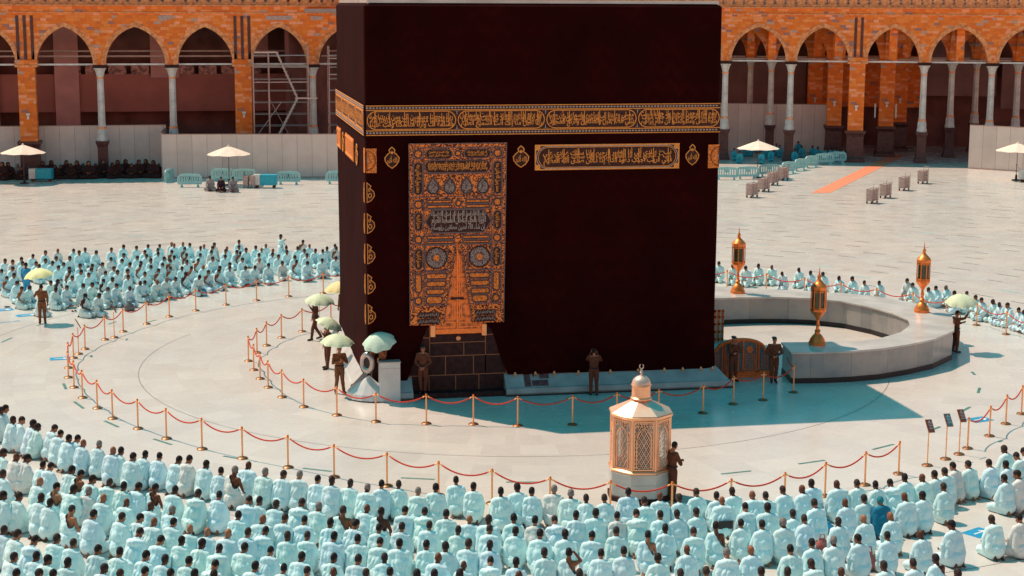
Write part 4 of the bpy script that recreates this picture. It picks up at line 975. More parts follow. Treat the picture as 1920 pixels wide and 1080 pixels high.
mat_sticker(12, 604, 1.2, .12, .4, 'long blue floor strip at the left edge')
def bag(px, py, s, col, label, nm='bag'):
    p = at(px, py); q = MB(); n = 12
    prof = [(.10, 0), (.19, .02), (.22, .12), (.17, .24), (.07, .30), (.05, .36)]
    q.lathe([(r_*s, z*s) for r_, z in prof], n=n); q.v = [(x*(1+.15*math.sin(5*z+x*9)), y*.75, z) for x, y, z in q.v]
    q.tube([(-.08*s, 0, .30*s), (-.05*s, 0, .46*s), (.05*s, 0, .46*s), (.08*s, 0, .30*s)], .012*s, 6)
    o = q.build(nm, col, None, smooth='all'); o.location = p; tag(o, label, 'bag')
M['bluecloth'] = simple('blue_bag_cloth', (.02, .30, .55), .7); M['orangecloth'] = simple('orange_cloth', (.95, .26, .03), .8); M['greycloth'] = simple('grey_bag_cloth', (.17, .17, .17), .8); M['redcloth'] = simple('dull_red_cloth', (.36, .10, .09), .8)
bag(242, 582, 1.2, M['greycloth'], 'grey drawstring bag in front of the left kneeling crowd')
bag(378, 553, 1.2, M['bluecloth'], 'blue and white bag behind the far outer ropes')
bag(420, 1061, .9, M['bluecloth'], 'bright blue plastic bag between kneeling people, lower left')
bag(1531, 1013, 1.0, M['orangecloth'], 'crumpled orange cloth bag among the kneeling rows, right')
bag(1541, 1034, 1.0, M['redcloth'], 'dull red patterned bag among the kneeling rows, right')
bag(1627, 1068, 1.3, M['redcloth'], 'brown patterned bag standing at the bottom edge')
bag(1325, 1055, .8, M['bluecloth'], 'small blue bag on the floor near the folding chair')
bag(1551, 1000, .9, M['bluecloth'], 'dark blue bag beside a kneeling man, right of the orange bag')
def sandals(px, py, label):
    p = at(px, py); q = MB()
    for s_ in (-1, 1):
        q.prism([(s_*.07+.045*math.cos(R(t)), .13*math.sin(R(t))) for t in range(0, 360, 30)], .0, .03); q.tube([(s_*.07-.04, .03, .02), (s_*.07, .05, .06), (s_*.07+.04, .03, .02)], .012, 6)
    o = q.build('sandals', M['shoe'], None); o.location = (p.x, p.y, .002); o.rotation_euler.z = random.random()*3; tag(o, label, 'sandals')
sandals(187, 899, 'black sandals on the floor behind the front kneeling row, left'); sandals(139, 584, 'sandals on the floor before the left kneeling crowd'); sandals(14, 576, 'dark slippers left of the guard with the yellow umbrella'); sandals(281, 572, 'dark shoes behind the ropes in front of the left crowd')
# folding chair
def folding_chair(p, rz):
    r_ = empty('folding_chair', p, rz); tag(r_, 'black folding chair with a seated white-robed person, among the kneeling rows', 'chair')
    q = MB(); q.box((0, 0, .44), (.40, .38, .03)); q.build('seat', M['black'], r_, bevel=.008)
    q = MB(); q.box((0, -.22, .72), (.38, .025, .22)); q.build('backrest', M['black'], r_, bevel=.008)
    for s_ in (-1, 1):
        q = MB(); q.tube([(s_*.20, -.23, .85), (s_*.20, -.17, .44), (s_*.20, .24, .0)], .012, 6); q.build('leg', M['steel'], r_)
        q = MB(); q.tube([(s_*.18, .17, .44), (s_*.18, -.26, .0)], .012, 6); q.build('leg', M['steel'], r_)
# ---------------------------------------------------------------- big parasols, carts, plastic barriers
def parasol_proto():
    r_ = empty('parasol')
    q = MB(); q.lathe([(.34, 0), (.36, .06), (.10, .10), (.08, .45), (.05, .47)], n=14); q.build('weighted_base', M['black'], r_, smooth=True)
    q = MB(); q.tube([(0, 0, .1), (0, 0, 2.95)], .028, 8); q.lathe([(.05, 1.15), (.05, 1.3)], n=8); q.build('pole', M['plinth'], r_)
    q = MB(); n = 8; vs = [(0, 0, 3.02)]; fs = []
    for j in range(1, 7):
        t = j/6
        for k in range(n*4):
            a = 2*math.pi*k/(n*4); c_ = abs((k % 4)/4-.5)*2; rr = 1.72*t*(1-.045*(1-c_)*1.2); vs.append((rr*math.cos(a), rr*math.sin(a), 3.02-.62*t**1.12-.05*(1-c_)*t))
    m_ = n*4
    for k in range(m_): fs.append((0, 1+k, 1+(k+1) % m_))
    for j in range(5):
        for k in range(m_): fs.append((1+j*m_+k, 1+(j+1)*m_+k, 1+(j+1)*m_+(k+1) % m_, 1+j*m_+(k+1) % m_))
    b_ = len(vs); vs += [(v[0], v[1], v[2]-.02) for v in vs[:]]; fs += [tuple(i+b_ for i in f)[::-1] for f in fs[:]]
    q.add(vs, fs); q.build('canopy', M['canvas'], r_, recalc=False)
    q = MB(); q.lathe([(.10, 2.99), (.09, 3.05), (.02, 3.12)], n=8); q.build('top_cap', M['canvas'], r_)
    return r_
pp = parasol_proto()
for i, (px, py, lb, rz) in enumerate([(46, 344, 'cream parasol beside the teal cart in front of the dark seated row', 0), (430, 347, 'cream parasol over the seated cleaners by the hoarding', .3), (1420, 333, 'cream parasol among the pale plastic barriers right of the cube', .5), (1905, 338, 'cream parasol at the right edge in front of the hoarding', .2)]):
    o = pp if i == 0 else copy_tree(pp); p = at(px, py); o.location = p; o.rotation_euler.z = rz; tag(o, lb, 'parasol', 'cream parasols round the courtyard')
def cart(px, py, label, rz=0):
    p = at(px, py); r_ = empty('water_cart', p, -.19+rz); tag(r_, label, 'cart')
    q = MB(); q.box((.3, 0, .62), (1.25, .7, .80)); q.build('teal_body', M['tealbright'], r_, bevel=.02)
    q = MB(); q.box((-.60, 0, .62), (.52, .7, .80)); q.build('white_end', M['colmarble'], r_, bevel=.02)
    q = MB()
    for k in range(3): q.box((.3-.05*k, -.356, .8-.17*k), (.8-.12*k, .01, .05))
    q.build('printed_lines', simple('pale_teal_print', (.02, .52, .62), .5), r_)
    for x in (-.6, .7):
        for y in (-.25, .25): q = MB(); q.lathe([(.11, -.03), (.11, .03)], (0, 0, 0), 12, 0, Matrix.Translation((x, y, .11)) @ Matrix.Rotation(R(90), 4, 'X')); q.build('wheel', M['uniformdark'], r_)
    q = MB(); q.tube([(-.86, 0, .95), (-.98, 0, 1.15), (-.98, .2, 1.15)], .02, 6); q.build('handle', M['steel'], r_)
cart(77, 340, 'bright teal and white cart beside the far left parasol'); cart(497, 352, 'bright teal and white cart right of the seated cleaners'); cart(1931, 341, 'teal cart cut off by the right edge beside a parasol')
def barrier_proto():
    r_ = empty('plastic_barrier')
    q = MB(); W_, H_ = 1.9, 1.02
    out = [(-W_/2+.05, .22), (-W_/2, .40), (-W_/2, .62), (-W_/2+.05, .85), (-W_/2+.22, 1.0), (0, 1.05), (W_/2-.22, 1.0), (W_/2-.05, .85), (W_/2, .62), (W_/2, .40), (W_/2-.05, .22)]
    # frame built from bars so that the slots are real openings
    q.ring(out, .10, .04, -.04); q.slab([(-W_/2+.1, .26), (W_/2-.1, .26), (W_/2-.1, .40), (-W_/2+.1, .40)], .035, -.035); q.slab([(-W_/2+.15, .82), (W_/2-.15, .82), (W_/2-.2, .97), (-W_/2+.2, .97)], .035, -.035)
    for k in range(9):
        x = -W_/2+.17+k*(W_-.34)/8; q.box((x, 0, .62), (.105, .07, .44))
    q.box((0, 0, .70), (.34, .07, .22)); q.build('slotted_panel', M['teal'], r_)
    for x in (-.62, .62): q = MB(); q.slab([(x-.10, .0), (x+.10, 0), (x+.05, .26), (x-.05, .26)], .05, -.05); q.slab([(x-.08, 0), (x+.08, 0), (x+.06, .07), (x-.06, .07)], .30, -.30); q.build('foot', M['teal'], r_)
    return r_
bp = barrier_proto()
bars = [(318,341,1.2,'angled pale teal barrier at the left end against the hoarding corner'),(356,351,-.15,'pale teal barrier just left of the seated cleaners'),(418,340,-.2,'pale teal barrier behind the seated cleaners'),(458,341,-.2,'pale teal barrier behind the parasol pole and cart'),(541,346,-.19,'pale teal barrier right of the teal cart'),(633,345,-.19,'pale teal barrier next to the left edge of the cube'),
        (1362,337,-.3,'pale teal barrier next to the right edge of the cube'),(1402,336,-.2,'second pale teal barrier right of the cube'),(1442,331,.1,'third pale teal barrier right of the cube, by the metal carts'),(1478,326,.6,'pale teal barrier where the right line turns away'),(1500,320,.7,'fifth pale teal barrier in the right line'),(1521,314,.6,'sixth pale teal barrier in the right line'),(1545,309,.1,'seventh pale teal barrier, in the shade of the arcade'),(1568,306,.0,'eighth pale teal barrier, in the shade near the stone pier'),(1584,303,.9,'last pale teal barrier of the right line, against the dark pier base')]
for i, (px, py, rz, lb) in enumerate(bars):
    o = bp if i == 0 else copy_tree(bp); o.location = at(px, py); o.rotation_euler.z = rz; tag(o, lb, 'barrier', 'pale teal plastic barriers')
def trolley_proto():
    r_ = empty('metal_trolley')
    q = MB(); q.box((0, 0, .62), (.95, .42, .78)); q.build('panelled_body', M['carton'], r_, bevel=.01)
    q = MB()
    for z in (.22, .62, 1.02): q.tube([(-.5, -.23, z), (.5, -.23, z), (.5, .23, z), (-.5, .23, z)], .018, 6, closed=True)
    for x in (-.5, -.17, .17, .5):
        for y in (-.23, .23): q.tube([(x, y, .18), (x, y, 1.04+.05*(x > 0))], .016, 6)
    q.tube([(.5, -.2, 1.0), (.58, -.2, 1.32), (.58, .2, 1.32), (.5, .2, 1.0)], .018, 6); q.tube([(-.5, -.23, 1.02), (0, -.23, 1.14), (.5, -.23, 1.06)], .014, 6); q.build('tube_frame', M['steel'], r_)
    for x in (-.42, .42):
        for y in (-.18, .18): q = MB(); q.lathe([(.09, -.025), (.09, .025)], (0, 0, 0), 12, 0, Matrix.Translation((x, y, .09)) @ Matrix.Rotation(R(90), 4, 'X')); q.build('wheel', M['black'], r_)
    return r_
tp = trolley_proto()
tr_ = [(1410,370,'nearest metal trolley of the group by the barriers'),(1432,359,'second metal trolley of the group by the barriers'),(1449,347,'third metal trolley of the group by the barriers'),(1468,338,'farthest metal trolley of the group by the barriers'),(1635,381,'nearest metal trolley of the right group'),(1660,371,'second metal trolley of the right group'),(1695,357,'third metal trolley of the right group'),(1730,344,'farthest metal trolley of the right group, near the dark column base')]
for i, (px, py, lb) in enumerate(tr_):
    o = tp if i == 0 else copy_tree(tp); o.location = at(px, py); o.rotation_euler.z = R(40); tag(o, lb, 'trolley', 'metal trolleys on the far paving')
# scaffold tower in the left arch
def scaffold(x0, x1, y, h, name_label, stairs=True):
    r_ = empty('scaffold_tower', ((x0+x1)/2, y, 0)); tag(r_, name_label, 'scaffold'); hw2 = (x1-x0)/2
    q = MB()
    for x in (-hw2, -hw2+1.25 if stairs else 0, hw2):
        for yy in (-.7, .7): q.tube([(x, yy, 0), (x, yy, h+(.6 if x > 0 else 0))], .038, 6)
    q.build('upright_tube', M['steel'], r_)
    q = MB(); z = 1.2
    while z < h+.1:
        for yy in (-.7, .7): q.tube([(-hw2, yy, z), (hw2, yy, z)], .03, 6)
        q.tube([(hw2, -.7, z), (hw2, .7, z)], .04, 6); q.tube([(-hw2, -.7, z), (-hw2, .7, z)], .04, 6); z += .95
    q.build('ledger_tube', M['steel'], r_)
    q = MB()
    for z in (h-1.0, h-2.3): q.box((0, 0, z), (2*hw2, 1.3, .08))
    q.build('platform', M['steel'], r_)
    if stairs:
        q = MB()
        zz = [h+.1, h-3.6, h-6.9, h-9.3]; xx = [-hw2+1.9, hw2-.9, -hw2+1.8, hw2-.9]
        for k in range(3):
            a, b = Vector((xx[k], -.85, zz[k])), Vector((xx[k+1], -.85, zz[k+1])); 
            for dy in (0, .55): q.tube([a+Vector((0, dy, 0)), b+Vector((0, dy, 0))], .07, 4)
            for j in range(12): p = a+(b-a)*(j/12); q.box((p.x, p.y+.27, p.z), (.28, .5, .04))
            q.box((xx[k]+(-.9 if k % 2 == 0 else .7), -.6, zz[k]), (1.8, .5, .1))
        q.build('stair_flight', simple('pale_alloy', (.60, .46, .40), .4, .3), r_)
    q = MB(); q.tube([(-hw2+1.2, .7, h-3.5), (-hw2+3, .7, h-7)], .035, 5); q.tube([(-hw2, -.7, 3), (0, -.7, 6)], .035, 5); q.build('brace_tube', M['steel'], r_)
sa = onY(476, 200, 80.5).x; sb = onY(578, 200, 80.5).x
scaffold(sa, sb, 80.6, 9.9, 'galvanised scaffold stair tower in the fourth left arch above the hoarding')
sa = onY(617, 200, 80.5).x; scaffold(sa, sa+4.5, 80.6, 10.5, 'galvanised scaffold frame partly hidden by the left edge of the cube', False)
# ================================================================ PEOPLE
def Lp(a, b, t): return a+(b-a)*t
def blob(bm, c, r, rot=None, sub=2):
    T = Matrix.Translation(c) @ (rot.to_4x4() if rot else Matrix.Identity(4)) @ Matrix.Diagonal((r[0], r[1], r[2], 1)) if not isinstance(r, (int, float)) else Matrix.Translation(c) @ Matrix.Scale(r, 4)
    bmesh.ops.create_icosphere(bm, subdivisions=sub, radius=1.0, matrix=T)
def limb(bm, a, b, r0, r1, n=None, flat=1.0):
    a, b = Vector(a), Vector(b); L = (b-a).length; n = n or max(2, int(L/(min(r0, r1)*.45))+1)
    d = (b-a).normalized(); up = Vector((0, 0, 1)) if abs(d.z) < .9 else Vector((0, 1, 0)); x = d.cross(up).normalized(); y = x.cross(d); N_ = 12
    rings = []
    for k in range(-2, n+3):
        t = max(0, min(1, k/n)); r = r0+(r1-r0)*t; off = 0
        if k < 0: ang = (-k)*math.pi/6; off = -r*math.sin(ang); r2 = r*math.cos(ang)
        elif k > n: ang = (k-n)*math.pi/6; off = r*math.sin(ang); r2 = r*math.cos(ang)
        else: r2 = r
        c = a+d*(L*t+off); rings.append([bm.verts.new(c+(x*math.cos(q*2*math.pi/N_)*flat+y*math.sin(q*2*math.pi/N_))*r2) for q in range(N_)])
    for i in range(len(rings)-1):
        for q in range(N_): bm.faces.new((rings[i][q], rings[i][(q+1) % N_], rings[i+1][(q+1) % N_], rings[i+1][q]))
    bm.faces.new(rings[0][::-1]); bm.faces.new(rings[-1])
def remesh(bm, vox, name, disp=None, cut=None, smooth_it=3):
    bmesh.ops.recalc_face_normals(bm, faces=bm.faces)
    me = bpy.data.meshes.new(name); bm.to_mesh(me); bm.free(); o = bpy.data.objects.new(name, me); link(o)
    md = o.modifiers.new('r', 'REMESH'); md.mode = 'VOXEL'; md.voxel_size = vox; md.use_smooth_shade = True
    if smooth_it: s_ = o.modifiers.new('s', 'SMOOTH'); s_.factor = .5; s_.iterations = smooth_it
    dg = bpy.context.evaluated_depsgraph_get(); m2 = bpy.data.meshes.new_from_object(o.evaluated_get(dg)); bpy.data.objects.remove(o); bpy.data.meshes.remove(me)
    m2.name = name
    if disp:
        for v in m2.vertices: v.co = v.co+v.normal*disp(v.co, v.normal)
        b2 = bmesh.new(); b2.from_mesh(m2)
        for _ in range(2): bmesh.ops.smooth_vert(b2, verts=b2.verts, factor=.5, use_axis_x=True, use_axis_y=True, use_axis_z=True)
        b2.to_mesh(m2); b2.free()
    if cut:
        b2 = bmesh.new(); b2.from_mesh(m2); bmesh.ops.delete(b2, geom=[v for v in b2.verts if cut(v.co)], context='VERTS'); b2.to_mesh(m2); b2.free()
    m2.polygons.foreach_set('use_smooth', [True]*len(m2.polygons)); m2.update(); return m2
def head_frame(Hc, yaw, pitch):              # columns: right, forward, up
    f = Vector((math.sin(yaw)*math.cos(pitch), math.cos(yaw)*math.cos(pitch), -math.sin(pitch))); r = Vector((math.cos(yaw), -math.sin(yaw), 0)); u = r.cross(f)
    return Matrix((r, f, u)).transposed()
def hand(bm, w_, fwd, side, curl=.5, thumb=1, s=1.0):
    w_ = Vector(w_); fwd = Vector(fwd).normalized(); side = Vector(side).normalized(); nrm = fwd.cross(side)*thumb
    rot = Matrix((side, fwd, fwd.cross(side))).transposed()
    blob(bm, w_+fwd*.05*s, Vector((.042, .052, .017))*s, rot)
    for k, (o_, l_) in enumerate(((-.030, .060), (-.010, .074), (.010, .070), (.030, .056))):
        p0 = w_+fwd*.09*s+side*o_*s; p1 = p0+(fwd*math.cos(curl)-nrm*math.sin(curl))*l_*.5*s; p2 = p1+(fwd*math.cos(curl*2)-nrm*math.sin(curl*2))*l_*.5*s
        limb(bm, p0, p1, .0105*s, .0095*s, 2); limb(bm, p1, p2, .0095*s, .008*s, 2)
    t0 = w_+fwd*.03*s+side*.036*s*thumb; t1 = t0+(fwd*.6+side*.7*thumb-nrm*.3).normalized()*.035*s; t2 = t1+(fwd*.9+side*.2*thumb-nrm*.3).normalized()*.03*s
    limb(bm, t0, t1, .013*s, .012*s, 2); limb(bm, t1, t2, .012*s, .009*s, 2)
def head_blobs(bm, Hc, HR, neck):
    P = lambda x, y, z: Hc+HR @ Vector((x, y, z))
    blob(bm, P(0, -.012, .022), (.076, .094, .094), HR, 3); blob(bm, P(0, .025, -.045), (.056, .062, .066), HR); blob(bm, P(0, .055, -.082), (.030, .028, .024), HR)
    limb(bm, P(0, .088, .02), P(0, .108, -.022), .010, .016, 3); blob(bm, P(0, .075, .032), (.052, .018, .012), HR)          # nose, brow
    blob(bm, P(0, .082, -.056), (.026, .014, .009), HR)                                                                   # lips
    for s_ in (-1, 1): blob(bm, P(s_*.078, -.01, -.005), (.012, .022, .032), HR); blob(bm, P(s_*.045, .062, -.018), (.022, .022, .020), HR)
    limb(bm, P(0, -.02, -.05), neck, .052, .058); limb(bm, P(0, -.035, -.03), Vector(neck)+Vector((0, -.02, .0)), .050, .060)
def hair_mesh(Hc, HR, kind='short'):
    bm = bmesh.new(); k = 1.0 if kind == 'short' else 1.09
    T = Matrix.Translation(Hc+HR @ Vector((0, -.016, .028))) @ HR.to_4x4() @ Matrix.Diagonal((.084*k, .102*k, .100*k, 1))
    bmesh.ops.create_icosphere(bm, subdivisions=4, radius=1, matrix=T); inv = HR.transposed()
    kill = []
    for v in bm.verts:
        q = inv @ (v.co-Hc)
        if q.z < -.055 or (q.y > .035 and q.z < .058-.25*(q.y-.035)) or (q.y > -.005 and q.z < -.005 and True): kill.append(v)
        elif abs(q.x) > .06 and abs(q.y+.01) < .022 and q.z < .02: kill.append(v)
        else: v.co += (v.co-Hc).normalized()*(.005*noise.noise(v.co*45)+.004*noise.noise(v.co*110)+(.003 if q.z > .08 else 0))
    bmesh.ops.delete(bm, geom=kill, context='VERTS'); me = bpy.data.meshes.new('hair'); bm.to_mesh(me); bm.free(); me.polygons.foreach_set('use_smooth', [True]*len(me.polygons)); return me
def face_patch(Hc, HR, name, z0, z1, grow=1.0):
    bm = bmesh.new(); T = Matrix.Translation(Hc+HR @ Vector((0, .022, -.040))) @ HR.to_4x4() @ Matrix.Diagonal((.070*grow, .088*grow, .082*grow, 1))
    bmesh.ops.create_icosphere(bm, subdivisions=3, radius=1, matrix=T); inv = HR.transposed(); kill = []
    for v in bm.verts:
        q = inv @ (v.co-Hc)
        if q.z > z1 or q.z < z0 or q.y < .012: kill.append(v)
    bmesh.ops.delete(bm, geom=kill, context='VERTS'); me = bpy.data.meshes.new(name); bm.to_mesh(me); bm.free(); me.polygons.foreach_set('use_smooth', [True]*len(me.polygons)); return me
def mobj(name, me, mat, parent):
    me.materials.clear(); me.materials.append(mat); o = bpy.data.objects.new(name, me); link(o); o.parent = parent; return o
def kneeler(pose='kneel', bow=.5, bare=False, stout=1.0, hair='short', mask=False, beard=False, fold=0, hands='lap', hy=0.0, lean=0.0, vb=.0135, vc=.0175):
    """a robed worshipper sitting on the heels (or cross-legged), facing +Y"""
    V = Vector; w_ = stout; ln = lean
    pelvis = V((0, -.04, .25)); waist = V((0, -.02+ln*.3, .43)); chest = V((0, .03+ln*.7, .58)); neck = V((0, .05+ln, .73)); Hc = V((0, .085+ln+.055*bow, .872-.035*bow))
    HR = head_frame(Hc, hy, bow)
    sh = [V((s_*.175*w_, .03+ln*.9, .675)) for s_ in (-1, 1)]
    if pose == 'cross': kn = [V((s_*.36, .20, .12)) for s_ in (-1, 1)]; an = [V((-s_*.04, .27, .08)) for s_ in (-1, 1)]
    else: kn = [V((s_*.15, .40, .10)) for s_ in (-1, 1)]; an = [V((s_*.10, -.12, .07)) for s_ in (-1, 1)]
    el = [V((s_*.245*w_, .08+ln*.6, .44)) for s_ in (-1, 1)]; wr = [V((s_*.12, .29, .30)) for s_ in (-1, 1)]
    if hands == 'up': el = [V((s_*.22*w_, .20, .50)) for s_ in (-1, 1)]; wr = [V((s_*.07, .30, .66)) for s_ in (-1, 1)]
    if hands == 'head': el[1] = V((.30, .12, .70)); wr[1] = V((.12, .12, .90))
    if hands == 'clasp': wr = [V((s_*.05, .27, .33)) for s_ in (-1, 1)]
    bm = bmesh.new(); head_blobs(bm, Hc, HR, neck)
    blob(bm, chest, (.155*w_, .10, .15)); blob(bm, waist, (.13*w_, .095, .13)); blob(bm, pelvis, (.15*w_, .12, .12)); limb(bm, neck, chest, .075, .10)
    for i, s_ in enumerate((-1, 1)):
        limb(bm, sh[i]*.6+V((0, 0, .69))*.4, sh[i], .06, .058); limb(bm, sh[i], el[i], .052, .040); limb(bm, el[i], wr[i], .040, .027)
        f_ = V((-s_*.25, .9, -.25)) if hands in ('lap', 'clasp') else V((-s_*.2, .3, .9))
        if hands == 'head' and i == 1: f_ = V((-.9, -.1, .3))
        hand(bm, wr[i], f_, V((1, .25*s_, 0)), .5, -s_)
        limb(bm, pelvis+V((s_*.08, 0, -.02)), kn[i], .085, .062); limb(bm, kn[i], an[i], .055, .040)
        if pose == 'cross': limb(bm, an[i], an[i]+V((-s_*.12, .03, -.02)), .04, .028)
        else:
            limb(bm, an[i]+V((0, 0, -.005)), an[i]+V((0, -.15, -.035)), .040, .032, flat=1.1); limb(bm, an[i]+V((0, -.03, .02)), an[i]+V((s_*.01, -.10, .035)), .03, .03)
            for k in range(5): limb(bm, an[i]+V((-.03+.015*k, -.14, -.04)), an[i]+V((-.03+.015*k, -.185, -.045)), .010, .008, 2)
    body = remesh(bm, vb, 'body', smooth_it=2)
    bm = bmesh.new()
    blob(bm, chest+V((0, -.02, .0)), (.175*w_, .135, .175)); blob(bm, waist+V((0, -.03, -.0)), (.185*w_, .15, .21)); blob(bm, pelvis+V((0, -.05, -.05)), (.225*w_, .20, .20)); blob(bm, V((0, -.02, .10)), (.215*w_, .23, .11))
    limb(bm, neck+V((0, -.025, -.05)), neck+V((0, -.02, .030)), .105, .070)
    ringp = [neck+V((.070*math.cos(R(t)), -.012+.068*math.sin(R(t)), .018-.022*math.sin(R(t)))) for t in range(0, 360, 30)]
    for a_, b_ in zip(ringp, ringp[1:]+ringp[:1]): limb(bm, a_, b_, .026, .026, 1)
    for i, s_ in enumerate((-1, 1)):
        if bare and s_ == 1: limb(bm, V((.06, -.02, .40)), V((.15*w_, -.03, .30)), .12, .12)
        else:
            limb(bm, V((s_*.03, -.015, .715)), sh[i]+V((-s_*.012, -.01, -.012)), .072, .086*w_); limb(bm, sh[i]+V((-s_*.012, -.01, -.012)), el[i]+V((-s_*.02, 0, 0)), .084*w_, .082)
            if hands == 'head' and i == 1: limb(bm, sh[i], el[i], .085, .075)
            else: limb(bm, el[i]+V((-s_*.02, 0, 0)), Lp(el[i], wr[i], .72), .084, .058)
            limb(bm, sh[i]+V((-s_*.01, -.05, -.12)), V((s_*.185*w_, -.06, .24)), .085, .105); limb(bm, el[i], V((s_*.20*w_, .10, .20)), .070, .075)
        limb(bm, pelvis+V((s_*.09, 0, -.04)), kn[i]+V((0, .01, .01)), .135, .100)
        if pose == 'cross': limb(bm, kn[i], Lp(kn[i], an[i], .6), .095, .06)
        else: limb(bm, kn[i]+V((0, -.1, -.03)), an[i]+V((0, .02, 0)), .085, .085)
    if pose != 'cross': blob(bm, V((0, .20, .17)), (.19, .20, .10))
    seed = V((fold*3.1, fold*1.7, 0)); tw = (.9 if fold % 2 else -.9); wz = .30+.03*(fold % 4); skew = .35*(fold % 3-1)
    def ridge(p): return .75-1.9*min(.75, abs(noise.noise(p)))
    def disp(c, n):
        a = math.atan2(c.x, -(c.y+.02)); h = c.z; r0 = .20
        if h > wz+skew*c.x:                       # upper sheet: folds fall from the shoulders, swinging across the back
            p = V(((a*r0+tw*(h-.5)*.6)*8.5, h*.8, 0))+seed; p2 = V(((a*r0+tw*(h-.6)*.45)*15, h*1.0, 3))+seed
            k = max(.10, min(1, (.80-h)/.16)); hem_ = .012*max(0, 1-(h-wz-skew*c.x)/.05)
            return (.017*ridge(p)+.019*ridge(p2))*k+hem_
        p = V((a*r0*10, h*1.2+a*.4, 7))+seed; cr = V((a*1.4, h*17+.8*noise.noise(V((a*2, h*3, 1))), 5))+seed
        return (.014*ridge(p)+.011*ridge(cr)*min(1, h/.1))*.9-.004
    def cut(c):
        if c.z > .795+ln*.1 and (c-Hc).length < .2: return True
        if bare: return .75*c.x+.66*c.z-.20*c.y > .470+.012*noise.noise(c*14)
        return c.z < .012
    cloth = remesh(bm, vc, 'robe', disp, cut, 8)
    r_ = empty('person'); mobj('body', body, M['skin'], r_); mobj('robe', cloth, M['cloth'], r_)
    if hair: mobj('hair', hair_mesh(Hc, HR, hair), M['hair'], r_)
    if beard: mobj('beard', face_patch(Hc, HR, 'beard', -.13, -.045, 1.0), M['hair'], r_)
    if mask: mobj('face_mask', face_patch(Hc, HR, 'face_mask', -.105, -.005, 1.05), M['maskcloth'], r_)
    r_['hx'], r_['hy'], r_['hz'] = Hc.x, Hc.y, Hc.z
    return r_
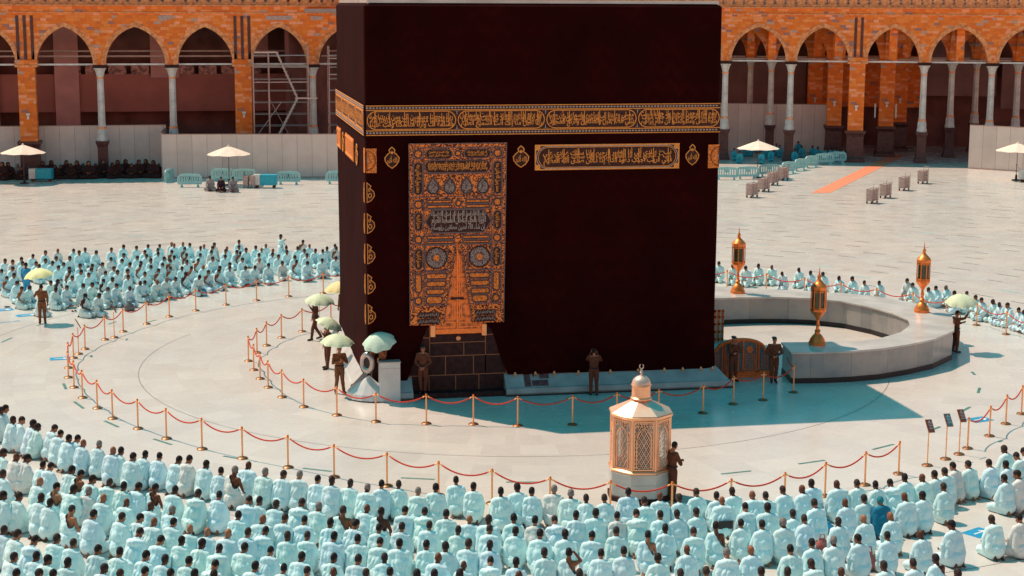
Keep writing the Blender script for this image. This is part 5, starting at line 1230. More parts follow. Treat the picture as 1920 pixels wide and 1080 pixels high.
def standing(J, hat=None, uni='uniform', head=(0, .1), shirt_open=False):
    """J: joints in metres, standing figure facing +Y"""
    V = Vector; g_ = lambda k, d: V(J.get(k, d))
    Hc = g_('head', (0, .03, 1.62)); HR = head_frame(Hc, head[0], head[1]); neck = g_('neck', (0, 0, 1.46)); chest = g_('chest', (0, .0, 1.28)); pel = g_('pelvis', (0, 0, .95))
    shl = [g_('shL', (-.19, 0, 1.41)), g_('shR', (.19, 0, 1.41))]; el = [g_('elL', (-.25, -.01, 1.12)), g_('elR', (.25, -.01, 1.12))]; wr = [g_('wrL', (-.24, .06, .88)), g_('wrR', (.24, .06, .88))]
    hip = [pel+V((-.09, 0, -.04)), pel+V((.09, 0, -.04))]; kn = [g_('knL', (-.10, .02, .50)), g_('knR', (.10, .02, .50))]; an = [g_('anL', (-.11, -.02, .09)), g_('anR', (.11, -.02, .09))]
    bm = bmesh.new(); head_blobs(bm, Hc, HR, neck); blob(bm, chest, (.155, .10, .18)); blob(bm, (chest+pel)/2, (.135, .09, .16)); blob(bm, pel, (.15, .10, .12)); limb(bm, neck, chest, .07, .10)
    for i, s_ in enumerate((-1, 1)):
        limb(bm, shl[i]*.6+neck*.4, shl[i], .055, .055); limb(bm, shl[i], el[i], .050, .040); limb(bm, el[i], wr[i], .040, .027)
        d = (wr[i]-el[i]).normalized(); sd = d.cross(V((0, 1, .1))); sd = sd if sd.length > .1 else V((1, 0, 0)); hand(bm, wr[i], d, sd, .55, s_)
        limb(bm, hip[i], kn[i], .082, .058); limb(bm, kn[i], an[i], .052, .036)
    body = remesh(bm, .0135, 'body', smooth_it=2)
    def dp(c, n): return .007*noise.noise(V((c.x*16, c.y*16, c.z*7)))+.004*noise.noise(c*40)
    bm = bmesh.new(); blob(bm, chest, (.195, .135, .20)); blob(bm, (chest+pel)/2, (.165, .12, .19)); limb(bm, neck+V((0, -.01, -.06)), chest, .075, .12); blob(bm, pel+V((0, 0, .04)), (.17, .125, .10))
    for i in (0, 1): limb(bm, shl[i]*.5+neck*.5+V((0, 0, -.05)), shl[i], .072, .074); limb(bm, shl[i], el[i], .068, .056); limb(bm, el[i], Lp(el[i], wr[i], .92), .056, .042)
    shirt = remesh(bm, .0165, 'shirt', dp)
    bm = bmesh.new(); blob(bm, pel, (.165, .12, .12))
    for i in (0, 1): limb(bm, hip[i], kn[i], .105, .076); limb(bm, kn[i], an[i]+V((0, 0, .02)), .074, .060)
    trou = remesh(bm, .0165, 'trousers', dp)
    r_ = empty('person'); mobj('body', body, M['skin'], r_); mobj('shirt', shirt, M[uni], r_); mobj('trousers', trou, M[uni], r_)
    q = MB(); q.tube([(pel.x+.168*math.cos(R(t)), pel.y+.128*math.sin(R(t)), pel.z+.07) for t in range(0, 360, 24)], .022, 6, closed=True); q.build('belt', M['shoe'], r_)
    for i, s_ in enumerate((-1, 1)):
        bm = bmesh.new(); ft = g_('toe'+'LR'[i], (an[i].x+s_*.03, an[i].y+.17, .04)); limb(bm, an[i]+V((0, -.03, -.03)), ft, .052, .040, flat=1.0); limb(bm, an[i], an[i]+V((0, 0, -.03)), .050, .052)
        mobj('boot', remesh(bm, .016, 'boot', None, lambda c: c.z < .003), M['shoe'], r_)
    if hat == 'beret':
        bm = bmesh.new(); blob(bm, Hc+HR @ V((.02, -.02, .088)), (.100, .105, .045), HR, 3); blob(bm, Hc+HR @ V((0, -.01, .05)), (.086, .103, .055), HR, 3)
        bt = mobj('beret', remesh(bm, .012, 'beret', None, lambda c: (HR.transposed() @ (c-Hc)).z < .045), M['shoe'], r_)
        q = MB(); p = Hc+HR @ V((-.045, .088, .075)); q.lathe([(.0, -.018), (.018, 0), (0, .018)], p, 6); q.build('cap_badge', M['gold'], bt)
    elif hat == 'cap':
        bm = bmesh.new(); blob(bm, Hc+HR @ V((0, -.01, .06)), (.088, .104, .070), HR, 3); limb(bm, Hc+HR @ V((-.03, .09, .05)), Hc+HR @ V((.03, .09, .05)), .03, .03)
        mobj('cap', remesh(bm, .012, 'cap', None, lambda c: (HR.transposed() @ (c-Hc)).z < .035), M[uni], r_)
    else: mobj('hair', hair_mesh(Hc, HR), M['hair'], r_)
    return r_
SK = [(.34, .125, .06), (.26, .09, .042), (.16, .048, .022), (.42, .17, .09), (.10, .030, .014)]
HAIRC = (.020, .010, .009); GREYH = (.26, .22, .20)
def paint(r_, cloth, skin, hairc):
    for ch in r_.children:
        n = ch.name.split('.')[0]
        ch.color = (*{'body': skin, 'robe': cloth, 'hair': hairc, 'beard': hairc, 'scarf': cloth}.get(n, cloth), 1)
rp_ = random.Random(11)
WHITE = (.67, .94, .96); GREYW = (.76, .76, .72)
PROTO = {}
specs = {'a': dict(bow=.35, fold=1), 'b': dict(bow=.75, fold=2, lean=.03), 'c': dict(bow=.2, fold=3, stout=1.12), 'd': dict(bow=.55, fold=4, hy=.35), 'e': dict(bow=.5, fold=5, pose='cross', stout=1.05),
         'f': dict(bow=.4, fold=6, hy=-.3), 'r': dict(bow=.4, bare=True, fold=7), 's': dict(bow=.6, bare=True, fold=8, hy=.4), 'h': dict(bow=.35, fold=9, hair=None), 'i': dict(bow=.6, fold=2, hair=None, stout=1.08),
         'm': dict(bow=.45, fold=3, mask=True), 'n': dict(bow=.6, fold=5, mask=True, pose='cross', hands='clasp'), 'k': dict(bow=.4, bare=True, fold=1, hands='clasp', mask=True), 'p': dict(bow=.25, fold=6, hands='up', beard=True),
         'q': dict(bow=.3, bare=True, fold=3, hands='head'), 't': dict(bow=1.0, fold=4, lean=.12, stout=1.05)}
for k, s_ in specs.items(): PROTO[k] = [kneeler(**s_), 0]
def put_kneeler(px, py, var, label, cloth=WHITE, skin=None, hairc=HAIRC, face=None, scale=1.0, group='kneeling worshippers in white robes', dz=0.0):
    pr = PROTO[var]; o = pr[0] if pr[1] == 0 else copy_tree(pr[0]); pr[1] += 1
    z = pr[0]['hz']*scale; p = at(px, py, z+dz)
    if face is None: face = math.atan2(5.6-p.y, 7.5-p.x)+rp_.uniform(-.14, .14)
    yaw = face-math.pi/2; f = Vector((math.cos(face), math.sin(face), 0))
    o.location = (p.x-f.x*pr[0]['hy']*scale, p.y-f.y*pr[0]['hy']*scale, dz); o.rotation_euler = (rp_.uniform(-.02, .02), rp_.uniform(-.03, .03), yaw); sx_ = rp_.uniform(.80, .92); o.scale = (scale*sx_, scale*rp_.uniform(.88, .97), scale)
    j = rp_.uniform(.93, 1.05); cl = tuple(min(1, c*j) for c in cloth)
    paint(o, cl, skin or rp_.choice(SK), hairc); tag(o, label, 'person', group); return o, p
# heads of the kneeling people as seen in the photograph: x,y of the head and how the person differs
FG = "1.7,770.8;10.8,766.7;25.3,788.3;41.7,789.2;62.5,795;70.3,801.7;102.5,804.2;114.2,814.2;129.2,822.8;145.8,823.3;157.5,831.7h;187.5,834.5g;212.5,845.3h;227.5,846.7;249.2,857.5;273.3,853.3;300.5,856.7;5.8,850;30.8,857.5hG;50.5,860.3G;81.3,873.3;97.8,875.8;75.8,903.3h;135.8,881.7;150.8,890b;7.5,889.2;173.3,900;205.3,906.3;232.8,912.5;260,914.2;291.7,915.8b;108.3,914.2b;138.3,918.7;167.5,921.7G;8.3,930.3;38,931.7;79.7,934.7;95.8,943.7;135.8,956.7b;175,965.3;193.3,934.7h;238.7,943.3h;283.3,950h;230,970;265,972.5;290,980h;7.5,995;32.5,1003.3;64.7,1014.7;108,1010.8;137.2,1019.2;184.7,1031.7;225.8,1036.7;262,1000;300,1014.2;26.7,1045.8;70.8,1044.2;91.3,1050.8;128,1055.8;197.2,1066.7;274.2,1042.5;308,1050;273.3,1073.3;32.5,1077.5;74.2,1076.7;101.7,1078.3;226.7,1077.5;336.2,863.3;356.2,862.5G;387.2,871.7;415.8,884.2;442.2,883.3bG;466.7,873.7h;496.7,885.8g;530.8,890.8;560.5,891.7g;597.8,900;328.8,920;371.7,926.7;412,930;465,939.2t;487.8,940;519.7,946.7;564.7,943.7t;596.3,950.8g;324.2,957.5g;324.7,980;357.8,992.5h;448,967.5;494.2,974.2h;535.3,973.3;572.8,977;390.8,998.3bh;428.3,1000.8bh;467.2,999.2;497.8,996.7;541.7,1005.8;578.3,1005.8;302.5,1014.2;342.2,1014.2;378.3,1020.3;413,1030;460.3,1028.3;510,1034.2;307.5,1050;355,1053.3;402.2,1060;565,1045;479.2,1062.5;533.3,1066.7;578,1072.5;321.7,1077.5;364.2,1077.5;402.5,1079.7;625,902.2;656.1,906.9;687,916.1g;716.3,908.7;748.7,909.6;785.2,922.6g;817,915.2;856.5,901.3c;642.6,958.7b;687.4,954.1h;717.6,960.6b;761.1,958.7;797.2,960.6;837,965.2;620.9,981.9;665.7,983.7;709.8,991.1;753.3,989.3;804.6,985.6c;858.7,994.8;624.6,1006.9;673.1,1011.5;714.3,1018;751.5,1019.8;801.3,1022.6;835.2,1025.4;626.3,1046.7;672.2,1050.4;723.1,1046.7;821.9,1046.7h;625.4,1073.5h;688,1076.3;732,1073.5;782.4,1078.1;816.7,1078.1;861.1,1078.1;889.6,913.3;939.1,922.6c;971.7,915.2;998.3,923;1038.1,918G;1069.3,926.3g;1099.8,935.6;1135,935.6;880.4,974.4h;917.8,975.4;963.3,972.6;1003.9,977.2G;1040.2,976.3;1081.3,967;1115,962.4;920.2,993.9;965,997;1013.1,1002.2;1058.1,1002.6;1108.1,1005.9;877,1020.7;919.3,1023.5;1022,1037.4;1068.3,1037.4q;1124.8,1039.3;919.6,1054.1;969.6,1055;870.7,1060.6h;863.7,1077.2;1086.9,1077.2;972,1079.6h;1178,923.5c;1207,941.1;1237.6,930.9h;1272.8,934.6;1305.2,924.4;1341.9,930.9;1373.3,922.2;1157,968.9G;1195,964.3;1236.1,967;1270.6,964.6;1304.8,961.5;1156.1,997.2;1212.6,1004.4b;1246.5,992;1298.7,998.5;1339.4,987.4b;1388,982.8;1397.8,952.2;1168.5,1034.6;1232.4,1047.6;1285.4,1030.9h;1360.7,1038.3g;1323.1,1072.6;1275.6,1077.2;1411.5,929.1h;1436.5,930.9;1468.3,919.8;1503.7,918h;1520.2,906.9;1568.9,908.7h;1604.6,907.8;1641.1,910.6;1438,952.2;1486.9,964.3;1527.2,944.8;1584.6,943h;1620.4,935.6;1426.9,984.6;1467,980.9g;1505.9,974.4;1571.7,979.1;1618.9,973.5h;1408.7,1031.9h;1481.9,1031.9;1520.2,1019.8;1561.5,1015.2g;1608.7,1010.6;1522.6,1058.7;1429.1,1072.6;1474.8,1073.5;1576.3,1073.5h;1668.2,906.7;1694.6,896.6;1727.4,896.6h;1750,891;1770,885.5;1787.6,874.9G;1814.5,871.8;1853.8,870.1;1881.5,843.6;1904.8,856.1;1886.3,871.8;1918.8,847.7;1881.9,898.2;1906,890.5G;1696.6,931.9h;1727.1,930.3;1768.1,914.4;1670.8,968.8h;1661.7,1005.4;1727.1,1003h;1784,985.6;1859.1,975.3;1908.4,972.9G;1753.9,1048.7b;1713.4,1058.3;1658.8,1061.9;1796,1077.6"
LEFT = "10,489.7;24.2,491.7;40.5,486.7;42.5,494.2;24.2,504.2;3.3,509.2g;26.7,516.7;13.3,522.5b;32.5,531.7;41.7,542.5b;62,480.8q;85.8,474.2;85.8,489.2;108.7,470h;105.8,485;68.3,494.7;73.8,499.7;98.8,493.7;138.3,470.8;148.8,474.2;160,468.7;180.8,474.2c;131.3,484.7;120,496.7;150.5,499.2;110,502.5;130.5,505;130.5,511.7b;152.5,510.3;173.3,499.2;171.7,506.7;166.7,515.8;192.5,496.7;135.8,521.7;109.2,528.3b;95.8,530.8;105.3,543.3;127,540;156.2,536.7;173.3,534.2;160.8,555.8b;186.3,555;194.2,527.5b;198.3,512.5;202.5,543.3;56.7,540;78.3,556.7;209.2,468.7;232,463.3;256.2,465.3;277.8,462.5;299.5,462.2;322,457.5h;326.7,460h;343.3,457.5h;356.2,460;271.7,473.3;296.3,469.7;346.7,467.5b;322.5,473.3b;376.3,465.8;382.8,461.7h;402.2,459.2;398.8,465.8;232.5,479.2;208.3,486.7;229.2,490;257.8,484.2;275,480.8;296.7,476.7;308.3,485.8;326.7,483.3;350,479.2b;375.8,479.2;396.7,473.3;399.2,485.8;243.8,496.7;214.2,504.2;220.8,510.8;240,509.2g;264.7,494.2;263,500b;283.3,489.2;283.3,501.7;305.3,497.5;319.7,490b;350.8,491.7;372.2,489.2b;381.7,500.8h;412.5,503.3;212.5,524.2;240.8,520;272.2,514.2p;297.5,508.3b;320,504.2b;341.3,504.2;359.2,504.2b;203.3,543.3h;219.2,536.7;244.2,540.8h;262.5,530.8h;272.2,530.8;295,529.2h;313.3,525g;330.3,523.7;348.3,515b;374.2,520t;390.8,511.7b;410.8,509.2b;448.3,454.2;448.3,464.2;425.8,465.8h;423.3,471.7;422.5,482;461.7,469.2;444.2,473.3;450.5,475.8b;479.7,465g;490.8,468.3h;498.8,460.8h;485.8,479.2;486.7,487.5h;455,487.5;512,470h;511.3,477.5;522.5,481.7;537,465.8;538.3,473.3p;558.3,466.7;568.3,454.2b;580.5,461.2h;571.3,470.8p;591.7,470.8;605.3,471.7;613.3,466.7p;628.3,461.7;630.8,466.7b;575.8,479.2;553,483.3g;556.2,492b;604.2,489.2;630,485;576.7,494.2p;529.7,493.8;503.7,498.3;478.3,502.5g;460.5,503.3;431.2,496.7;431.2,503.3"
RIGHT = "1347.8,495;1373,500;1397.5,503.3;1421.2,499.5;1446.2,501.2h;1465.5,514.2t;1497.2,506.7;1520,512.5;1542.5,515;1572.5,522.5;1596.7,523.3;1620,530.8;1648.7,531.7;1700.6,527G;1711.3,535.4;1741.3,543.7;1753.7,540.9;1773.7,540g;1788.9,550.6;1811.7,551.1;1839.4,563.1;1861.7,566.9;1872.8,571.5h;1889.4,573.3;1909.4,581.7;1919.1,586.3;1829.3,558.5"
def parse(s):
    out = []
    for e in s.split(';'):
        a, b = e.split(','); i = len(b)
        while not b[i-1].isdigit(): i -= 1
        t = (float(a), float(b[:i]), b[i:])
        if all(abs(t[0]-o[0]) > 4 or abs(t[1]-o[1]) > 4 for o in out): out.append(t)
    return out
def choose(fl, front):
    if 'q' in fl: v = 'q'
    elif 't' in fl: v = 't'
    elif 'b' in fl: v = rp_.choice('rs') if not front else rp_.choice('rk')
    elif 'c' in fl: v = 'c'
    elif 'p' in fl: v = 'p'
    elif front: v = rp_.choice('mmnmadfnb')
    else: v = rp_.choice('aaabbddffcemt')
    if 'h' in fl: v = rp_.choice('hhi')
    cl = GREYW if 'G' in fl else tuple(Lp(w_, g_, rp_.random()*.35) for w_, g_ in zip(WHITE, GREYW))
    hc = GREYH if 'g' in fl or 'G' in fl and rp_.random() < .3 else rp_.choice((HAIRC, HAIRC, (.05, .028, .02), (.035, .02, .018), (.012, .007, .007)))
    return v, cl, hc
def look(fl, v):
    d = []
    if v in 'hi': d.append('bald')
    if 'g' in fl: d.append('grey-haired')
    s_ = ' '.join(d+['person'])
    if 'q' in fl: return s_+' with a hand on the head'
    if 'b' in fl: return s_+' with one bare shoulder'
    if 'G' in fl: return s_+' in a greyish robe'
    if 't' in fl: return s_+' bowing low in white'
    return s_+' in a white robe'
ROWB = [0, 22.75, 24.15, 25.45, 26.72, 27.75, 28.85, 99]
FGP = parse(FG); rows = {}
for t in FGP:
    p = at(t[0], t[1], .86); r_ = math.hypot(p.x-7.5, p.y-5.6); k = max(i for i in range(8) if r_ >= ROWB[i]); rows.setdefault(k, []).append(t)
npil = 0
for k, L_ in rows.items():
    L_.sort()
    for i, t in enumerate(L_):
        v, cl, hc = choose(t[2], False)
        put_kneeler(t[0], t[1], v, '%s, %s from left in %s row' % (look(t[2], v), ordw(i+1), ['front kneeling', 'second kneeling', 'third kneeling', 'fourth kneeling', 'fifth kneeling', 'sixth kneeling', 'nearest kneeling'][min(k, 6)]), cl, hairc=hc, scale=rp_.uniform(1.10, 1.20)); npil += 1
        if 'q' == v: pass
for i, t in enumerate(sorted(parse(RIGHT))):
    v, cl, hc = choose(t[2], True)
    put_kneeler(t[0], t[1], v, '%s, %s from left behind the curved wall' % (look(t[2], v), ordw(i+1)), cl, hairc=hc, scale=rp_.uniform(1.03, 1.12)); npil += 1
LP = parse(LEFT); LP.sort(key=lambda t: -(t[1]+.06*t[0]-.0)); near = LP[:24]; rest = LP[24:]
for i, t in enumerate(sorted(near)):
    v, cl, hc = choose(t[2], True)
    put_kneeler(t[0], t[1], v, '%s, %s along the left crowd edge' % (look(t[2], v), ordw(i+1)), cl, hairc=hc, scale=rp_.uniform(1.02, 1.12)); npil += 1
o, p = put_kneeler(1650.5, 940, 'a', 'person in a dark blue shirt and cap, the only one among the white right rows', (.01, .18, .30), hairc=(.01, .25, .30), scale=1.12)
o, p = put_kneeler(1353.5, 940, 'i', 'bald person in a white robe sitting on the black folding chair', scale=1.1, dz=.30)
f_ = Vector((7.5-p.x, 5.6-p.y, 0)).normalized(); folding_chair(Vector((p.x, p.y, 0))-f_*.16, math.atan2(f_.y, f_.x)-math.pi/2)
q = MB()
for s_ in (-.13, .13): q.tube([(s_, .40, .05), (s_, .42, -.26)], .055, 8)
sh_ = q.build('shin', M['cloth'], o, smooth='all'); sh_.color = (*WHITE, 1)
for k, pr in PROTO.items():
    if pr[1] == 0:
        for ch in list(pr[0].children): bpy.data.objects.remove(ch)
        bpy.data.objects.remove(pr[0])
# ---------------------------------------------------------------- the dense part of the far crowd: one object
coarse = []
for k in ('m', 'n', 'k', 'a', 'b', 'f', 'h', 's'):
    s2 = dict(specs[k]); s2.update(vb=.024, vc=.034); r_ = kneeler(**s2); parts = []
    for ch in r_.children:
        n_ = ch.name.split('.')[0]; me = ch.data; me.calc_loop_triangles(); co_ = np.empty(len(me.vertices)*3, np.float32); me.vertices.foreach_get('co', co_); tri = np.empty(len(me.loop_triangles)*3, np.int32); me.loop_triangles.foreach_get('vertices', tri)
        parts.append((n_, co_.reshape(-1, 3), tri.reshape(-1, 3)))
    coarse.append((k, parts, (r_['hx'], r_['hy'], r_['hz'])))
    for ch in list(r_.children): bpy.data.objects.remove(ch)
    bpy.data.objects.remove(r_)
def solid(mname, src, c):
    m_ = M[src].copy(); m_.name = mname
    for l in list(m_.node_tree.links):
        if l.from_node.type == 'OBJECT_INFO': s_ = l.to_socket; m_.node_tree.links.remove(l); s_.default_value = (*c, 1)
    return m_
CM = [solid('crowd_robe', 'cloth', WHITE), solid('crowd_robe_grey', 'cloth', GREYW), solid('crowd_skin', 'skin', SK[1]), solid('crowd_skin_light', 'skin', SK[0]), solid('crowd_hair', 'hair', HAIRC), M['maskcloth'], solid('crowd_robe_teal_shade', 'cloth', (.05, .42, .50))]  # teal robe: arcade shade put into the cloth colour
VV, TT, MM, nb = [], [], [], 0
def crowd_add(px, py, fl, face=None, teal=False, sc_=1.06):
    global nb
    ks_ = [i for i, c in enumerate(coarse) if (c[0] in 'ks') == ('b' in fl) and (c[0] == 'h') == ('h' in fl and 'b' not in fl)] or [0]
    k, parts, (hx, hy_, hz) = coarse[rp_.choice(ks_)]; s_ = sc_*rp_.uniform(.96, 1.05); p = at(px, py, hz*s_)
    fa = math.atan2(5.6-p.y, 7.5-p.x)+rp_.uniform(-.2, .2) if face is None else face+rp_.uniform(-.5, .5)
    a = fa-math.pi/2; ca, sa_ = math.cos(a), math.sin(a); RM = np.diag([.88, .93, 1.0]) @ np.array([[ca, sa_, 0], [-sa_, ca, 0], [0, 0, 1]])*s_
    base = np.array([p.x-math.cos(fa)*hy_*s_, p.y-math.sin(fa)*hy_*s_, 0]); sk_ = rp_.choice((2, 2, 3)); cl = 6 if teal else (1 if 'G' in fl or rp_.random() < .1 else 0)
    for n_, c_, t_ in parts:
        VV.append(c_ @ RM+base); TT.append(t_+nb); nb += len(c_); MM.append(np.full(len(t_), {'body': sk_, 'robe': cl, 'hair': 4, 'beard': 4, 'face_mask': 5}[n_], np.int32))
for t in rest: crowd_add(*t)
def crowd_obj(name, label, cat):
    global VV, TT, MM, nb
    V_ = np.concatenate(VV).astype(np.float32); T_ = np.concatenate(TT).astype(np.int32); me = bpy.data.meshes.new(name)
    me.vertices.add(len(V_)); me.vertices.foreach_set('co', V_.ravel()); me.loops.add(len(T_)*3); me.loops.foreach_set('vertex_index', T_.ravel())
    me.polygons.add(len(T_)); me.polygons.foreach_set('loop_start', np.arange(len(T_), dtype=np.int32)*3); me.polygons.foreach_set('material_index', np.concatenate(MM)); me.polygons.foreach_set('use_smooth', np.ones(len(T_), bool))
    for m_ in CM: me.materials.append(m_)
    me.update(calc_edges=True); o = bpy.data.objects.new(name, me); link(o); tag(o, label, cat, kind='stuff'); VV, TT, MM, nb = [], [], [], 0; return o
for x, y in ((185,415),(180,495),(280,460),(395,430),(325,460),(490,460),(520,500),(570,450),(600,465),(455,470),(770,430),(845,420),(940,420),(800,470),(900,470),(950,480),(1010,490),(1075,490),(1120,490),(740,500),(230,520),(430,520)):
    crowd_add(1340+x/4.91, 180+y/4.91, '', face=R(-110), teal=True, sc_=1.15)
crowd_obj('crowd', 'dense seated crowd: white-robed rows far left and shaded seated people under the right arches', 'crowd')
# ---------------------------------------------------------------- dark-robed seated row under the left arches
def abaya(seed, stout=1.0):
    V = Vector; bm = bmesh.new(); Hc = V((0, .08, .82)); HR = head_frame(Hc, 0, .2); head_blobs(bm, Hc, HR, V((0, .04, .70)))
    for s_ in (-1, 1): limb(bm, V((s_*.2, .12, .42)), V((s_*.08, .30, .34)), .035, .025); hand(bm, V((s_*.08, .30, .34)), V((-s_*.3, .8, -.1)), V((1, 0, 0)), .5, -s_)
    body = remesh(bm, .018, 'body'); bm = bmesh.new()
    blob(bm, Hc+V((0, -.03, .03)), (.105, .115, .125)); limb(bm, Hc+V((0, -.03, -.05)), V((0, 0, .62)), .10, .16); blob(bm, V((0, 0, .50)), (.23*stout, .17, .24)); blob(bm, V((0, .02, .22)), (.30*stout, .26, .24)); blob(bm, V((0, .12, .10)), (.36*stout, .32, .13))
    for s_ in (-1, 1): limb(bm, V((s_*.17, 0, .62)), V((s_*.25, .12, .42)), .09, .09); limb(bm, V((s_*.25, .12, .42)), V((s_*.12, .25, .36)), .08, .065); limb(bm, V((0, .05, .14)), V((s_*.30, .30, .11)), .16, .12)
    def dp(c, n): return .02*noise.noise(V((c.x*7, c.y*7, c.z*3+seed)))
    def cut(c): q = HR.transposed() @ (c-Hc); return (q.y > .045 and abs(q.x) < .055 and -.09 < q.z < .06) or c.z < .01
    rb = remesh(bm, .026, 'robe', dp, cut); r_ = empty('person'); mobj('body', body, M['skin'], r_); mobj('robe', rb, M['cloth'], r_); r_['hz'] = Hc.z; return r_
ab = [abaya(1), abaya(2, 1.12)]; nab = [0, 0]
wom = [(35,545),(92,548),(200,560),(495,525),(590,505),(705,575),(768,500),(897,495),(1028,515),(1190,510),(1370,510),(1455,495),(1610,520),(1700,505),(1785,525),(250,600),(1110,560),(640,575),(965,560),(1300,550),(1530,560),(1845,560),(820,560)]
for i, (x, y) in enumerate(sorted(wom)):
    k = i % 2; o = ab[k] if nab[k] == 0 else copy_tree(ab[k]); nab[k] += 1; px, py = x*310/1920, 220+y*140/867
    p = at(px, py, .9); p.y = 79.6+(i % 3)*.45; 
    pp_ = onY(px, py, p.y); o.location = (pp_.x, p.y, max(0, 0)); o.rotation_euler.z = math.pi+rp_.uniform(-.6, .6); s_ = max(1.05, min(1.5, (pp_.z+.06)/.86)); o.scale = (s_*1.2, s_*1.1, s_)
    c_ = (.05, .012, .010) if i not in (2,) else (.30, .2, .18)
    paint(o, c_, rp_.choice(SK[:3]), HAIRC); tag(o, 'dark-robed seated person, %s from the left under the left arches' % ordw(i+1), 'person', 'dark-robed people seated against the left hoarding')
for px, py, lb, cl in ((393.5, 333, 'seated person in pale grey drinking, leftmost under the cream parasol', (.40, .34, .32)), (414, 335, 'seated person in a black jacket under the cream parasol', (.04, .02, .03)), (436, 335, 'seated person in grey with blue trousers under the cream parasol', (.28, .25, .26))):
    put_kneeler(px, py, 'e', lb, cl, scale=1.2, face=R(-95), group='resting cleaners under the parasol')
for px, lb in ((462, 'dark grey metal trolley right of the seated cleaners'), (475, 'second dark grey metal trolley, touching the teal cart')):
    o = copy_tree(tp); o.location = at(px, 352); o.rotation_euler.z = R(80); o.scale = (.8, .8, .9); tag(o, lb, 'trolley')
# ---------------------------------------------------------------- guards and umbrellas
def put_guard(J, pos, face, label, **k):
    sk_ = k.pop('skin', SK[3]); sc_ = k.pop('scale', 1.0); r_ = standing(J, **k); r_.location = pos; r_.rotation_euler.z = face-math.pi/2; r_.scale = (sc_,)*3; paint(r_, (.2, .1, .05), sk_, HAIRC); tag(r_, label, 'person', 'uniformed guards'); return r_
def umbrella(apex, rad, tilt, mat, label, L_=.95, az=0.0, n=8, depth=.27):
    """tilt: direction of the umbrella's axis (upwards)"""
    ax = Vector(tilt).normalized(); r_ = empty('umbrella', Vector(apex)-ax*L_); r_.rotation_euler = ax.to_track_quat('Z', 'Y').to_euler(); tag(r_, label, 'umbrella', 'hand-held umbrellas')
    q = MB(); vs = [(0, 0, L_)]; fs = []; sub = 4; m_ = n*sub
    for j in range(1, 7):
        t = j/6
        for k in range(m_):
            a = az+2*math.pi*k/m_; c_ = abs((k % sub)/sub-.5)*2; rr = rad*math.sin(t*.95)/math.sin(.95)*(1-.11*(1-c_)*t); vs.append((rr*math.cos(a), rr*math.sin(a), L_-rad*depth*2*(.35*t+.65*(1-math.cos(t*1.1))/(1-math.cos(1.1)))+.02*(1-c_)*t))
    for k in range(m_): fs.append((0, 1+k, 1+(k+1) % m_))
    for j in range(5):
        for k in range(m_): fs.append((1+j*m_+k, 1+(j+1)*m_+k, 1+(j+1)*m_+(k+1) % m_, 1+j*m_+(k+1) % m_))
    q.add(vs, fs); q.build('canopy', mat, r_)
    q = MB(); q.tube([(0, 0, .0), (0, 0, L_+.07)], .009, 6)
    for k in range(n): a = az+2*math.pi*k/n; q.tube([(0, 0, L_-.03)]+[(rad*math.sin(t*.95)/math.sin(.95)*math.cos(a), rad*math.sin(t*.95)/math.sin(.95)*math.sin(a), L_-.012-rad*depth*2*(.35*t+.65*(1-math.cos(t*1.1))/(1-math.cos(1.1)))) for t in (.33, .66, 1)], .006, 4)
    q.build('shaft_and_ribs', M['steel'], r_)
    q = MB(); q.lathe([(.018, -.10), (.02, -.02), (.012, .02)], n=8); q.build('handle', M['shoe'], r_); return r_
def rad_of(p, wpx): return wpx/2*(Vector(p)-CAM).dot(_F)/FPX
up_l = dict(elL=(-.30, .14, 1.22), wrL=(-.12, .27, 1.44)); up_r = dict(elR=(.30, .14, 1.22), wrR=(.12, .27, 1.44))
G1 = at(80, 607); put_guard(up_l, (G1.x, G1.y, 0), R(95), 'guard in tan uniform seen from behind under the yellow-green umbrella, far left', uni='uniform', head=(.0, .1))
a_ = onY(70, 503, G1.y+.25); M['umbsun'] = simple('pale_yellow_fabric', (.86, .84, .40), .7, 0, .05, 3); umbrella(a_, rad_of(a_, 57), (-.12, -.05, 1), M['umbsun'], 'pale yellow umbrella held by the far left guard')
G2 = at(592, 637); st_j = dict(knL=(-.10, .16, .50), anL=(-.11, .22, .09), knR=(.10, -.02, .52), anR=(.10, -.26, .12)); st_j.update(up_l)
put_guard(st_j, (G2.x, G2.y, 0), R(195), 'walking guard whose head is hidden by the farthest pale green umbrella', uni='uniformdark')
a_ = onY(600, 551, G2.y-.2); umbrella(a_, rad_of(a_, 59), (.05, -.12, 1), M['umbgreen'], 'pale green umbrella, farthest of the three at the left edge of the cube')
G3 = at(615, 691); put_guard(dict(up_l, anL=(-.15, .1, .09)), (G3.x, G3.y, 0), R(200), 'guard standing with only legs visible under the middle tilted umbrella', uni='uniformdark')
a_ = onY(622, 597, G3.y-.25); umbrella(a_, rad_of(a_, 55), (.42, -.15, 1), M['umbgreen'], 'tilted pale green umbrella between the other two left of the cube', az=.2)
G4 = at(637, 737); put_guard(dict(elL=(-.26, .08, 1.14), wrL=(-.07, .26, 1.26), elR=(.26, .08, 1.14), wrR=(.07, .26, 1.22), anL=(-.15, .0, .09), anR=(.15, 0, .09)), (G4.x, G4.y, 0), R(-80), 'guard in brown uniform facing us under an umbrella at the near left corner', hat='cap', uni='uniform')
a_ = onY(633, 626, G4.y-.05); umbrella(a_, rad_of(a_, 66), (.05, -.10, 1), M['umbgreen'], 'pale green umbrella over the guard at the near left corner of the cube', az=.3)
a_ = onY(664, 520+25, 13); a_ = onY(636, 527, 13.5); umbrella(a_, rad_of(a_, 62), (-.1, -.05, 1), M['umbyellow'], 'yellow umbrella half hidden behind the left edge of the cube')
put_guard(up_r, (a_.x+.2, 13.7, 0), R(120), 'guard hidden behind the left edge of the cube with the yellow umbrella', uni='uniform')
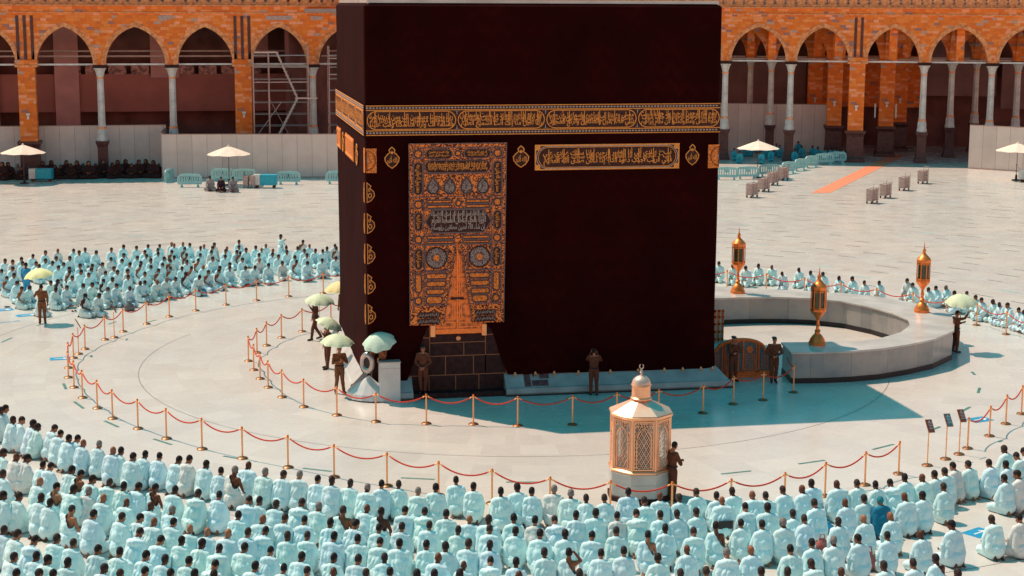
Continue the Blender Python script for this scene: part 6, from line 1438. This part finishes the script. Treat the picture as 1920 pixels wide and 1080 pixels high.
put_guard(dict(elL=(-.30, .12, 1.20), wrL=(-.20, .30, 1.48), elR=(.32, .10, 1.22), wrR=(.30, .30, 1.0)), (.48, -.20, .50), R(215), 'guard in an orange-brown uniform behind the marble block, reaching to the silver frame', uni='uniform', scale=.95)
a_ = onY(708, 627, -.35); umbrella(a_, rad_of(a_, 66), (-.22, -.40, 1), simple('mint_fabric', (.58, .76, .60), .7, 0, .05, 3), 'mint green umbrella leaning over the marble block at the near corner', az=.2, depth=.30)
put_guard(dict(elL=(-.27, .02, 1.12), wrL=(-.06, .22, .98), elR=(.27, .02, 1.12), wrR=(.06, .22, .97), anL=(-.07, 0, .09), anR=(.07, 0, .09)), (1.93, -.30, .20), R(-105), 'guard in a dark beret with clasped hands left of the bare stone wall', hat='beret', uni='uniformdark', head=(.3, .3))  # dark cloth paints in the shade along the door wall
G6 = at(1113, 741); put_guard(dict(elL=(-.24, .14, 1.30), wrL=(-.09, .16, 1.57), elR=(.26, .13, 1.26), wrR=(.10, .15, 1.55)), (G6.x, G6.y, 0), R(80), 'guard in shade-darkened brown with both hands raised to the head, against the black cloth', uni='uniformdark', head=(0, -.1))
G7 = Vector((13.75, .45, 0)); put_guard(dict(elL=(-.27, .10, 1.14), wrL=(.05, .26, 1.14), elR=(.24, .16, 1.16), wrR=(.03, .16, 1.44)), G7, R(-75), 'guard with folded arms left of the golden arched gate', hat='beret', uni='uniformdark', head=(-.3, .1))
G8 = at(1450, 717); put_guard(dict(elL=(-.30, .0, 1.14), wrL=(-.06, .22, 1.06), elR=(.30, .0, 1.14), wrR=(.06, .22, 1.05), anL=(-.07, 0, .09), anR=(.07, 0, .09)), (G8.x, G8.y, 0), R(-100), 'guard with clasped hands between the golden gate and the end of the curved wall', hat='beret', uni='uniformdark')
G9 = at(1791, 661); put_guard(dict(elR=(.24, .22, 1.45), wrR=(.18, .42, 1.66), elL=(-.22, .16, 1.12), wrL=(-.05, .34, 1.22)), (G9.x, G9.y, 0), R(10), 'thin guard in dark uniform raising an arm at the right end of the curved wall', uni='uniformdark', head=(0, .1))
a_ = onY(1803, 552, G9.y+.1); umbrella(a_, rad_of(a_, 62), (-.08, -.18, 1), M['umbgreen'], 'green and yellow umbrella held by the guard right of the curved wall', az=.1)
G10 = at(1259, 939); put_guard(dict(elL=(-.25, .10, 1.12), wrL=(.06, .24, 1.18), elR=(.25, .12, 1.12), wrR=(-.06, .25, 1.13), head=(.02, .06, 1.61)), (G10.x, G10.y, 0), R(20), 'guard in dark olive uniform with crossed arms leaning beside the golden kiosk', uni='kiosk_guard' if 'kiosk_guard' in M else 'uniformdark', head=(-.4, .25))
# one robed person standing at the back of the left crowd
rs = standing(dict(elL=(-.27, .15, 1.20), wrL=(-.10, .30, 1.35), elR=(.27, .10, 1.16), wrR=(.12, .26, 1.10)), uni='cloth'); pz = at(527, 496); 
q = MB(); q.lathe([(.27, .10), (.24, .5), (.20, .95), (.165, 1.12)], n=20); q.v = [(x*(1+.06*math.sin(5*math.atan2(y, x))), y*.8, z) for x, y, z in q.v]; sk = q.build('robe', M['cloth'], rs, smooth='all')
paint(rs, WHITE, SK[1], HAIRC); rs.location = (pz.x, pz.y, 0); rs.rotation_euler.z = R(-60); rs.scale = (.95,)*3; tag(rs, 'robed person standing up at the back of the far left crowd, arm bare', 'person')
rs2 = standing(dict(), uni='uniformdark'); pz = at(51, 560); rs2.location = (pz.x, pz.y, 0); rs2.rotation_euler.z = R(-30); paint(rs2, (.02, .2, .25), SK[1], HAIRC); tag(rs2, 'standing person in dark teal behind the far left guard and umbrella', 'person')
for ch in rs2.children:
    if ch.name.startswith(('shirt', 'trousers')): ch.data.materials[0] = M['bluecloth']
